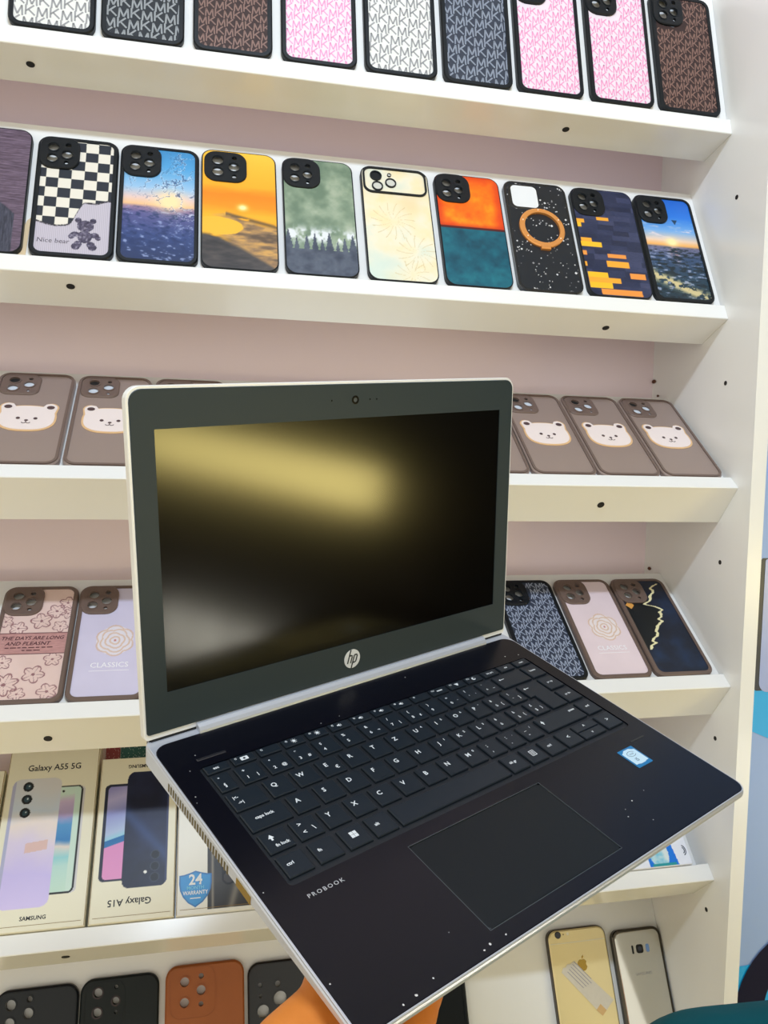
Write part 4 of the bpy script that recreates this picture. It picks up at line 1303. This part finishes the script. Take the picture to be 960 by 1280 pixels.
def art_war(X, Y):
    x, y = X - 0.6372, Y + 0.0200
    c = np.ones(X.shape + (3,)) * np.array((238, 236, 226), float)
    b = (x > -0.6045) & (y > 0.0240) & (y < 0.15)
    n = fbm(X * 30, Y * 30, 44)
    bc = ramp(n, [(0.2, (40, 40, 42)), (0.8, (66, 64, 62))])
    stripe = np.exp(-((x + 0.5990) / 0.0014) ** 2) + 0.8 * np.exp(-((x - 0.3 * (y - 0.03) + 0.578) / 0.004) ** 2) * (y < 0.05)
    bc = mixc(bc, (140, 134, 122), np.clip(stripe, 0, 1))
    bc = mixc(bc, (12, 12, 14), inrr(x, y, -0.5890, 0.0470, -0.5740, 0.090, 0.007).astype(float))
    bc = mixc(bc, (60, 56, 56), inrr(x, y, -0.5870, 0.0490, -0.5765, 0.060, 0.005).astype(float))
    return np.where(b[..., None], bc, c)
WB = carton(-0.6372, 0.0200, WBW, WBH, 0.030, 'white phone box with a blue 24 month warranty shield', art_war, m=mat('carton_white', (240, 238, 230), 0.4))
def shield(cx, cy, s):
    return [(cx + s * u, cy + s * v) for (u, v) in ((0, 1.05), (0.35, 0.93), (0.72, 0.84), (1.0, 0.82), (1.0, 0.30), (0.94, -0.10), (0.76, -0.48), (0.45, -0.84), (0, -1.12), (-0.45, -0.84), (-0.76, -0.48), (-0.94, -0.10), (-1.0, 0.30), (-1.0, 0.82), (-0.72, 0.84), (-0.35, 0.93))]
sh = obj('warranty_shield', MB().plate(shield(0.0200, 0.0262, 0.0172), [], 0.0300, 0.0304), mat('shield_rim', (0, 106, 176), 0.35), WB, label='blue warranty shield')
obj('shield_field', MB().plate(shield(0.0200, 0.0262, 0.0156), [], 0.0304, 0.0306), mat('shield_blue', (0, 138, 208), 0.35), sh)
text('24', 0.0200, 0.0346, 0.0308, 0.0150, WHITEINK, sh, 'shield_lettering', bold=0.0004, sx=0.95)
text('MONTH', 0.0200, 0.0266, 0.0308, 0.0050, mat('shield_pale', (120, 200, 234), 0.4), sh, 'shield_lettering', bold=0.00008, sx=1.0)
text('WARRANTY', 0.0200, 0.0215, 0.0308, 0.0056, WHITEINK, sh, 'shield_lettering', bold=0.0001, sx=0.84)
obj('shield_small_print', MB().box(0.0145, 0.0156, 0.0305, 0.0255, 0.0166, 0.0308), WHITEINK, sh)
# sliver of one more carton at the frame edge
SB = carton(-0.9150, 0.0202, 0.0862, 0.172, 0.030, 'cream phone box next to the box with the lilac phone', lambda X, Y: np.ones(X.shape + (3,)) * np.array(CREAM, float), res=0.01)
obj('seam', MB().box(0.0850, 0.0005, 0.0300, 0.0858, 0.1715, 0.0303), BROWNEDGE, SB)
for root, w, T, h in ((A55, BW, 0.030, BH), (A15, A15W, 0.0265, A15H), (WB, WBW, 0.030, WBH)):
    obj('seam', MB().box(0.0004, 0.0004, T, 0.0009, h - 0.0006, T + 0.0004), BROWNEDGE, root)
    obj('seam', MB().box(w - 0.0010, 0.0004, T, w - 0.0004, h - 0.0006, T + 0.0004), BROWNEDGE, root)
    obj('bottom_flap', MB().box(0.004, 0.0052, T + 0.0001, w - 0.004, 0.0056, T + 0.0004), BROWNEDGE, root)
# glitter cards lying under the dark phone box
for x0, x1, base, spot, lab in ((-0.7250, -0.7085, (150, 62, 62), (232, 200, 190), 'red glitter card showing above the upside down phone box'), (-0.7078, -0.6420, (44, 100, 92), (200, 224, 214), 'green glitter card showing above the upside down phone box')):
    g = row_empty('glitter_card', 5, x0, 0.030)
    obj('card', MB().cbox(0, 0, 0, x1 - x0, 0.203, 0.0028, 0.0005), glitter_mat('glitter_' + lab[:3], base, spot), g)
    tag(g, lab, 'card')
# white box with blue picture at the right end
def art_ear(X, Y):
    c = np.ones(X.shape + (3,)) * np.array((232, 236, 248), float)
    m = (X > 0.030) & (X < 0.0690 - 0.12 * (Y - 0.0)) & (Y < 0.075)
    c[m] = (20, 120, 226)
    n = fbm(X * 90, Y * 90, 51)
    blob = ((X - 0.046) / 0.013) ** 2 + ((Y - 0.016) / 0.018) ** 2 < 1
    c = np.where(blob[..., None], ramp(n + (X - 0.046) * 12, [(0.2, (40, 170, 210)), (0.5, (150, 206, 226)), (0.7, (214, 228, 232))]), c)
    b2 = (Y < 0.004) & (X > 0.034) & (X < 0.066)
    c[b2] = (40, 150, 160)
    return c
EB = carton(-0.1100, 0.0200, 0.0870, 0.110, 0.030, 'white box with bright blue picture at the side panel end', art_ear, m=mat('box_white', (236, 238, 246), 0.35))
mb = MB()
for q in (0.0026, 0.0044):
    arcs(mb, [(0.0790 + q * math.cos(math.radians(a)), 0.0165 + q * 1.3 * math.sin(math.radians(a))) for a in range(-80, 81, 16)], 0.0011, 0.0303)
obj('arc_mark', mb, mat('navy_ink', (30, 40, 70), 0.4), EB)

# ------------------------------------------------------------------ sixth shelf: plain cases and phones
def solid_case(x, w, h, top, m, lens, label, island=None, ring_m=None, T=0.0085):
    root = row_empty('phone_case', 6, x, top - h)
    tag(root, label, 'phone case')
    hs = [circ(u, h - v, q, 18) for (u, v, q) in lens]
    obj('shell', MB().plate(rr(0, 0, w, h, 0.014), hs, 0, T, inset=rr(0.002, 0.002, w - 0.002, h - 0.002, 0.012), cham=0.002), m, root)
    if island:
        a, b, c, d, q = island
        mb = MB()
        mb.plate(rr(a, h - d, c, h - b, q), [rr(a + 0.0009, h - d + 0.0009, c - 0.0009, h - b - 0.0009, q - 0.0009)], T - 0.0004, T + 0.0005)
        obj('camera_ridge', mb, m, root)
    else:
        mb = MB()
        mb.plate(rr(0.0030, 0.0030, w - 0.0030, h - 0.0030, 0.011), [rr(0.0052, 0.0052, w - 0.0052, h - 0.0052, 0.009)], T - 0.0004, T + 0.0009)
        obj('rim', mb, m, root)
    for (u, v, q) in lens:
        if q > 0.003:
            mb = MB()
            mb.plate(circ(u, h - v, q + 0.0014, 22), [circ(u, h - v, q, 22)], T - 0.001, T + 0.0009)
            obj('lens_ring', ring_m or m, root) if False else obj('lens_ring', mb, ring_m or m, root)
    return root
INKBLK = mat('ink_black_case', (12, 19, 27), 0.32, spec=0.35)
GRNBLK = mat('green_black_case', (17, 26, 29), 0.5, spec=0.3)
COG = mat('cognac_leather', (158, 84, 24), 0.45, bump=0.06, vary=0.05)
GLS = mat('gloss_black_case', (9, 10, 13), 0.22, spec=0.45)
L5 = [(0.0150, 0.0150, 0.0052), (0.0150, 0.0360, 0.0052), (0.0345, 0.0255, 0.0052), (0.0345, 0.0110, 0.0028), (0.0345, 0.0400, 0.0026)]
solid_case(-0.8385, 0.0900, 0.164, 0.1740, INKBLK, [(0.0170, 0.0150, 0.0056), (0.0170, 0.0330, 0.0056), (0.0362, 0.0250, 0.0056), (0.0368, 0.0110, 0.0032)], 'glossy ink black phone case with rim beside the matte case')
solid_case(-0.7468, 0.0880, 0.164, 0.1755, GRNBLK, [(0.0195, 0.0145, 0.0048), (0.0195, 0.0345, 0.0048), (0.0395, 0.0245, 0.0040), (0.0395, 0.0105, 0.0022), (0.0400, 0.0360, 0.0020)], 'matte green black phone case with camera ridge beside the brown case',
           island=(0.005, 0.004, 0.050, 0.050, 0.012), ring_m=mat('dark_red_ring', (44, 26, 30), 0.4))
solid_case(-0.6517, 0.0920, 0.166, 0.1790, COG, [(0.0222, 0.0175, 0.0052), (0.0222, 0.0390, 0.0052), (0.0413, 0.0277, 0.0052), (0.0413, 0.0130, 0.0030), (0.0413, 0.0420, 0.0028)], 'cognac brown leather phone case on the lowest shelf',
           island=(0.0050, 0.0030, 0.0585, 0.0560, 0.013), ring_m=COG)
solid_case(-0.5556, 0.0880, 0.164, 0.1730, GLS, [(0.0360, 0.0250, 0.0034), (0.0385, 0.0405, 0.0078), (0.0180, 0.0520, 0.0070), (0.0150, 0.0245, 0.0026), (0.0150, 0.0360, 0.0020)], 'glossy black phone case with odd holes next to the hand')
# black phone case beyond the hand
rb = row_empty('phone_case', 6, -0.3620, 0.012)
tag(rb, 'plain black phone case showing between hand and golden phone', 'phone case')
obj('shell', MB().plate(rr(0, 0, 0.0785, 0.160, 0.012), [], 0, 0.0085, inset=rr(0.002, 0.002, 0.0765, 0.158, 0.010), cham=0.002), BLACKRUB, rb)
obj('rim', MB().plate(rr(0.0025, 0.0025, 0.076, 0.1575, 0.010), [rr(0.005, 0.005, 0.0735, 0.155, 0.008)], 0.0080, 0.0093), BLACKRUB, rb)
# golden phone
GP = row_empty('smartphone', 6, -0.1650, 0.0125)
tag(GP, 'golden smartphone with torn paper sticker on its back', 'phone')
gw, gh, gt = 0.0835, 0.158, 0.0085
GOLDM = mat('champagne_gold', (232, 214, 160), 0.35, 0.35)
obj('frame', MB().plate(rr(0, 0, gw, gh, 0.012), [], 0, gt - 0.001, inset=rr(0.001, 0.001, gw - 0.001, gh - 0.001, 0.011), cham=0.001), mat('gold_dark_frame', (70, 60, 46), 0.3, 0.5), GP)
obj('back_cover', MB().plate(rr(0.0012, 0.0012, gw - 0.0012, gh - 0.0012, 0.0112), [], gt - 0.0015, gt, inset=rr(0.0028, 0.0028, gw - 0.0028, gh - 0.0028, 0.0096), cham=0.001), GOLDM, GP)
obj('antenna_band', MB().box(0.0030, gh - 0.0172, gt, gw - 0.003, gh - 0.0160, gt + 0.0002), mat('band_pale', (240, 232, 206), 0.4), GP)
lens = obj('camera_lens', MB().plate(circ(0.0150, gh - 0.0065, 0.0042, 22), [], gt - 0.0004, gt + 0.0010, inset=circ(0.0150, gh - 0.0065, 0.0036, 22), cham=0.0004), BLK, GP)
obj('flash', MB().flat(circ(0.0290, gh - 0.0062, 0.0018, 14), gt + 0.0003), mat('flash_white', (246, 240, 220), 0.3), GP)
obj('microphone_hole', MB().flat(circ(0.0228, gh - 0.0064, 0.0008, 10), gt + 0.0003), INK, GP)
# fruit mark with a bite and a leaf
EMB = mat('gold_mark', (150, 122, 54), 0.2, 0.9)
ax, ay, q = 0.0435, 0.1140, 0.0074
out = []
for k in range(40):
    a = 2 * math.pi * k / 40 + math.pi / 2
    r_ = q * (1.0 - 0.16 * math.exp(-((k if k < 20 else 40 - k) / 2.6) ** 2) - 0.07 * math.exp(-((abs(k - 20)) / 2.4) ** 2))
    x, y_ = ax + r_ * math.cos(a) * 0.94, ay + r_ * math.sin(a)
    dx, dy = x - (ax + q * 1.18), y_ - (ay + q * 0.12)
    d = math.hypot(dx, dy)
    if d < q * 0.48:
        x, y_ = ax + q * 1.18 + dx / d * q * 0.48, ay + q * 0.12 + dy / d * q * 0.48
    out.append((x, y_))
mk = obj('maker_mark', MB().flat(out, gt + 0.0003), EMB, GP)
obj('mark_leaf', MB().flat([(ax + 0.0002, ay + q * 1.0), (ax + 0.0006, ay + q * 1.32), (ax + 0.0026, ay + q * 1.56), (ax + 0.0030, ay + q * 1.22), (ax + 0.0016, ay + q * 1.04)], gt + 0.0003), EMB, mk)
st = obj('paper_sticker', MB().flat([(0.0128, 0.1085), (0.0160, 0.1135), (0.0190, 0.1130), (0.0225, 0.1170), (0.0260, 0.1165), (0.0324, 0.1200), (0.0500, 0.1000), (0.0792, 0.0705), (0.0606, 0.0545)], gt + 0.0005),
         mat('paper_beige', (214, 206, 190), 0.7, vary=0.06, vscale=200), GP, label='torn paper sticker')
obj('sticker_corner', MB().flat([(0.0606, 0.0545), (0.0672, 0.0602), (0.0600, 0.0680), (0.0532, 0.0620)], gt + 0.0006), mat('tape_tan', (214, 176, 120), 0.6), st)
rng = random.Random(5)
mb = MB()
for k in range(5):
    u0 = Vector((0.0210 + 0.0028 * k, 0.1085 + 0.0026 * k))
    d = Vector((0.68, -0.73))
    L = rng.uniform(0.018, 0.034)
    stroke(mb, u0.x, u0.y, u0.x + d.x * L, u0.y + d.y * L, 0.0008, gt + 0.0007)
obj('sticker_lines', mb, mat('faded_ink', (150, 146, 152), 0.6), st)
# silver mirror phone
S8 = row_empty('smartphone', 6, -0.0730, 0.0120)
tag(S8, 'mirror silver smartphone with dark chrome edge at the side panel', 'phone')
w8, h8, t8 = 0.0715, 0.1495, 0.0085
obj('frame', MB().plate(rr(0, 0, w8, h8, 0.011), [], 0, t8 - 0.0006, inset=rr(0.0012, 0.0012, w8 - 0.0012, h8 - 0.0012, 0.0098), cham=0.0012), mat('dark_chrome', (78, 72, 62), 0.15, 0.9), S8)
obj('back_glass', MB().plate(rr(0.0030, 0.0030, w8 - 0.0030, h8 - 0.0030, 0.009), [], t8 - 0.0012, t8, inset=rr(0.0042, 0.0042, w8 - 0.0042, h8 - 0.0042, 0.008), cham=0.0008), mat('mirror_silver', (214, 212, 204), 0.10, 0.9), S8)
cmh = obj('camera', MB().plate(rr(0.0320, h8 - 0.0300, 0.0420, h8 - 0.0195, 0.003), [], t8, t8 + 0.0005), BLK, S8)
obj('camera_lens', MB().flat(circ(0.0370, h8 - 0.0248, 0.0030, 18), t8 + 0.0007), mat('lens_blue_grey', (54, 58, 72), 0.1), cmh)
obj('sensor', MB().plate(rr(0.0255, h8 - 0.0300, 0.0280, h8 - 0.0200, 0.0008, 3), [], t8, t8 + 0.0003), BLK, S8)
obj('flash', MB().plate(rr(0.0462, h8 - 0.0295, 0.0510, h8 - 0.0200, 0.002, 4), [], t8, t8 + 0.0003), mat('flash_blue', (130, 172, 240), 0.2), S8)
text('SAMSUNG', 0.0370, h8 - 0.0540, t8 + 0.0003, 0.0052, mat('silver_ink', (168, 166, 160), 0.3, 0.4), S8, 'lettering')

# ------------------------------------------------------------------ hand under the laptop
def capsule(mb, a, b, ra, rb_, n=7):
    A, B = Vector(a), Vector(b)
    for k in range(n + 1):
        t = k / n
        mb.sphere(A.lerp(B, t), ra + (rb_ - ra) * t, 14, 10)
def lp(x, y, z):
    return LR @ Vector((x, y, z)) + Vector((-0.5453, -0.4863, -0.5283 + ZO))
mb = MB()
ux = Vector((0.757, 0.653, 0))          # finger direction in the laptop's frame
vx = Vector((-0.653, 0.757, 0))         # across the palm, towards the thumb side
def hp(u, v, z):
    p = Vector((0.0325, 0.031, 0)) + ux * u + vx * v
    return lp(p.x, p.y, z + 0.0012)
# palm: a fan of tapered bones
for v0, v1 in ((-0.012, -0.026), (-0.002, -0.009), (0.008, 0.008), (0.018, 0.023)):
    capsule(mb, hp(-0.050, v0, -0.036), hp(0.042, v1, -0.0285), 0.0165, 0.0120, 9)
# fingers lying flat under the base
for v, L, sp in ((-0.028, 0.062, -0.10), (-0.010, 0.074, -0.03), (0.009, 0.080, 0.03), (0.028, 0.070, 0.10)):
    r0 = 0.0092
    p0 = hp(0.042, v, -0.0270)
    p1 = hp(0.042 + L * 0.45, v + sp * L * 0.45, -0.0275)
    p2 = hp(0.042 + L * 0.75, v + sp * L * 0.80, -0.0262)
    p3 = hp(0.042 + L, v + sp * L * 1.10, -0.0252)
    capsule(mb, p0, p1, r0 + 0.001, r0, 6)
    capsule(mb, p1, p2, r0, r0 - 0.0008, 4)
    capsule(mb, p2, p3, r0 - 0.0008, r0 - 0.0016, 4)
# thumb leaves the side of the palm and lies along the underside
t0, t1, t2, t3 = hp(-0.034, 0.012, -0.044), hp(-0.004, 0.0120, -0.0390), hp(0.024, 0.026, -0.0350), hp(0.046, 0.034, -0.0330)
capsule(mb, t0, t1, 0.0150, 0.0125, 6)
capsule(mb, t1, t2, 0.0120, 0.0105, 6)
capsule(mb, t2, t3, 0.0103, 0.0090, 5)
capsule(mb, hp(-0.004, 0.022, -0.0345), hp(-0.030, 0.034, -0.0385), 0.0115, 0.0155, 6)
capsule(mb, hp(-0.030, 0.034, -0.0385), hp(-0.050, 0.038, -0.040), 0.0155, 0.0180, 4)
# wrist and forearm run down towards the photographer
w0a, w0b = hp(-0.050, -0.013, -0.038), hp(-0.050, 0.038, -0.040)
w1a, w1b = hp(-0.095, -0.006, -0.062), hp(-0.095, 0.044, -0.062)
w2 = hp(-0.20, 0.020, -0.150)
w3 = hp(-0.27, 0.024, -0.260)
for a, b in ((w0a, w1a), (w0b, w1b)):
    capsule(mb, a, b, 0.0180, 0.0200, 6)
capsule(mb, hp(-0.050, 0, -0.038), hp(-0.095, 0.002, -0.062), 0.0200, 0.0225, 6)
for a in (w1a, w1b):
    capsule(mb, a, w2, 0.0215, 0.0400, 12)
capsule(mb, w2, w3, 0.0400, 0.0460, 8)
tmp = bpy.data.objects.new('tmp', mb.mesh('tmp'))
COL.objects.link(tmp)
rm = tmp.modifiers.new('r', 'REMESH')
rm.mode = 'VOXEL'
rm.voxel_size = 0.0022
sm = tmp.modifiers.new('s', 'SMOOTH')
sm.iterations = 8
sm.factor = 0.5
dg = bpy.context.evaluated_depsgraph_get()
me = bpy.data.meshes.new_from_object(tmp.evaluated_get(dg))
bpy.data.objects.remove(tmp)
SKIN = mat('skin', (220, 132, 54), 0.5, spec=0.35, bump=0.15, bscale=260, vary=0.08, vscale=30)
SKIN.node_tree.nodes['Principled BSDF'].inputs['Subsurface Weight'].default_value = 0.08
SKIN.node_tree.nodes['Principled BSDF'].inputs['Subsurface Radius'].default_value = (0.006, 0.003, 0.0015)
hand = obj('person', me, SKIN, smooth=True)
tag(hand, 'bare hand and forearm holding the laptop from below', 'person')

# ------------------------------------------------------------------ teal sleeve in the lower corner
mb = MB()
camp = Vector((-0.6119, -0.7985, -0.2828 + ZO))
capsule(mb, (-0.235, -0.325, ZO - 0.786), (-0.130, -0.315, ZO - 0.792), 0.097, 0.092, 8)
capsule(mb, (-0.130, -0.315, ZO - 0.792), (0.02, -0.42, ZO - 0.96), 0.088, 0.070, 12)
capsule(mb, (-0.235, -0.325, ZO - 0.786), (-0.265, -0.47, ZO - 1.02), 0.090, 0.075, 12)
tmp = bpy.data.objects.new('tmp', mb.mesh('tmp'))
COL.objects.link(tmp)
rm = tmp.modifiers.new('r', 'REMESH')
rm.mode = 'VOXEL'
rm.voxel_size = 0.006
sm = tmp.modifiers.new('s', 'SMOOTH')
sm.iterations = 10
sm.factor = 0.5
dg = bpy.context.evaluated_depsgraph_get()
me = bpy.data.meshes.new_from_object(tmp.evaluated_get(dg))
bpy.data.objects.remove(tmp)
slv = obj('sleeve', me, mat('teal_cloth', (0, 84, 94), 0.85, spec=0.2, bump=0.4, bscale=120, vary=0.12, vscale=14), smooth=True)
tag(slv, 'dark teal cloth sleeve bent in front of the lowest shelf', 'sleeve')

flush_texts()
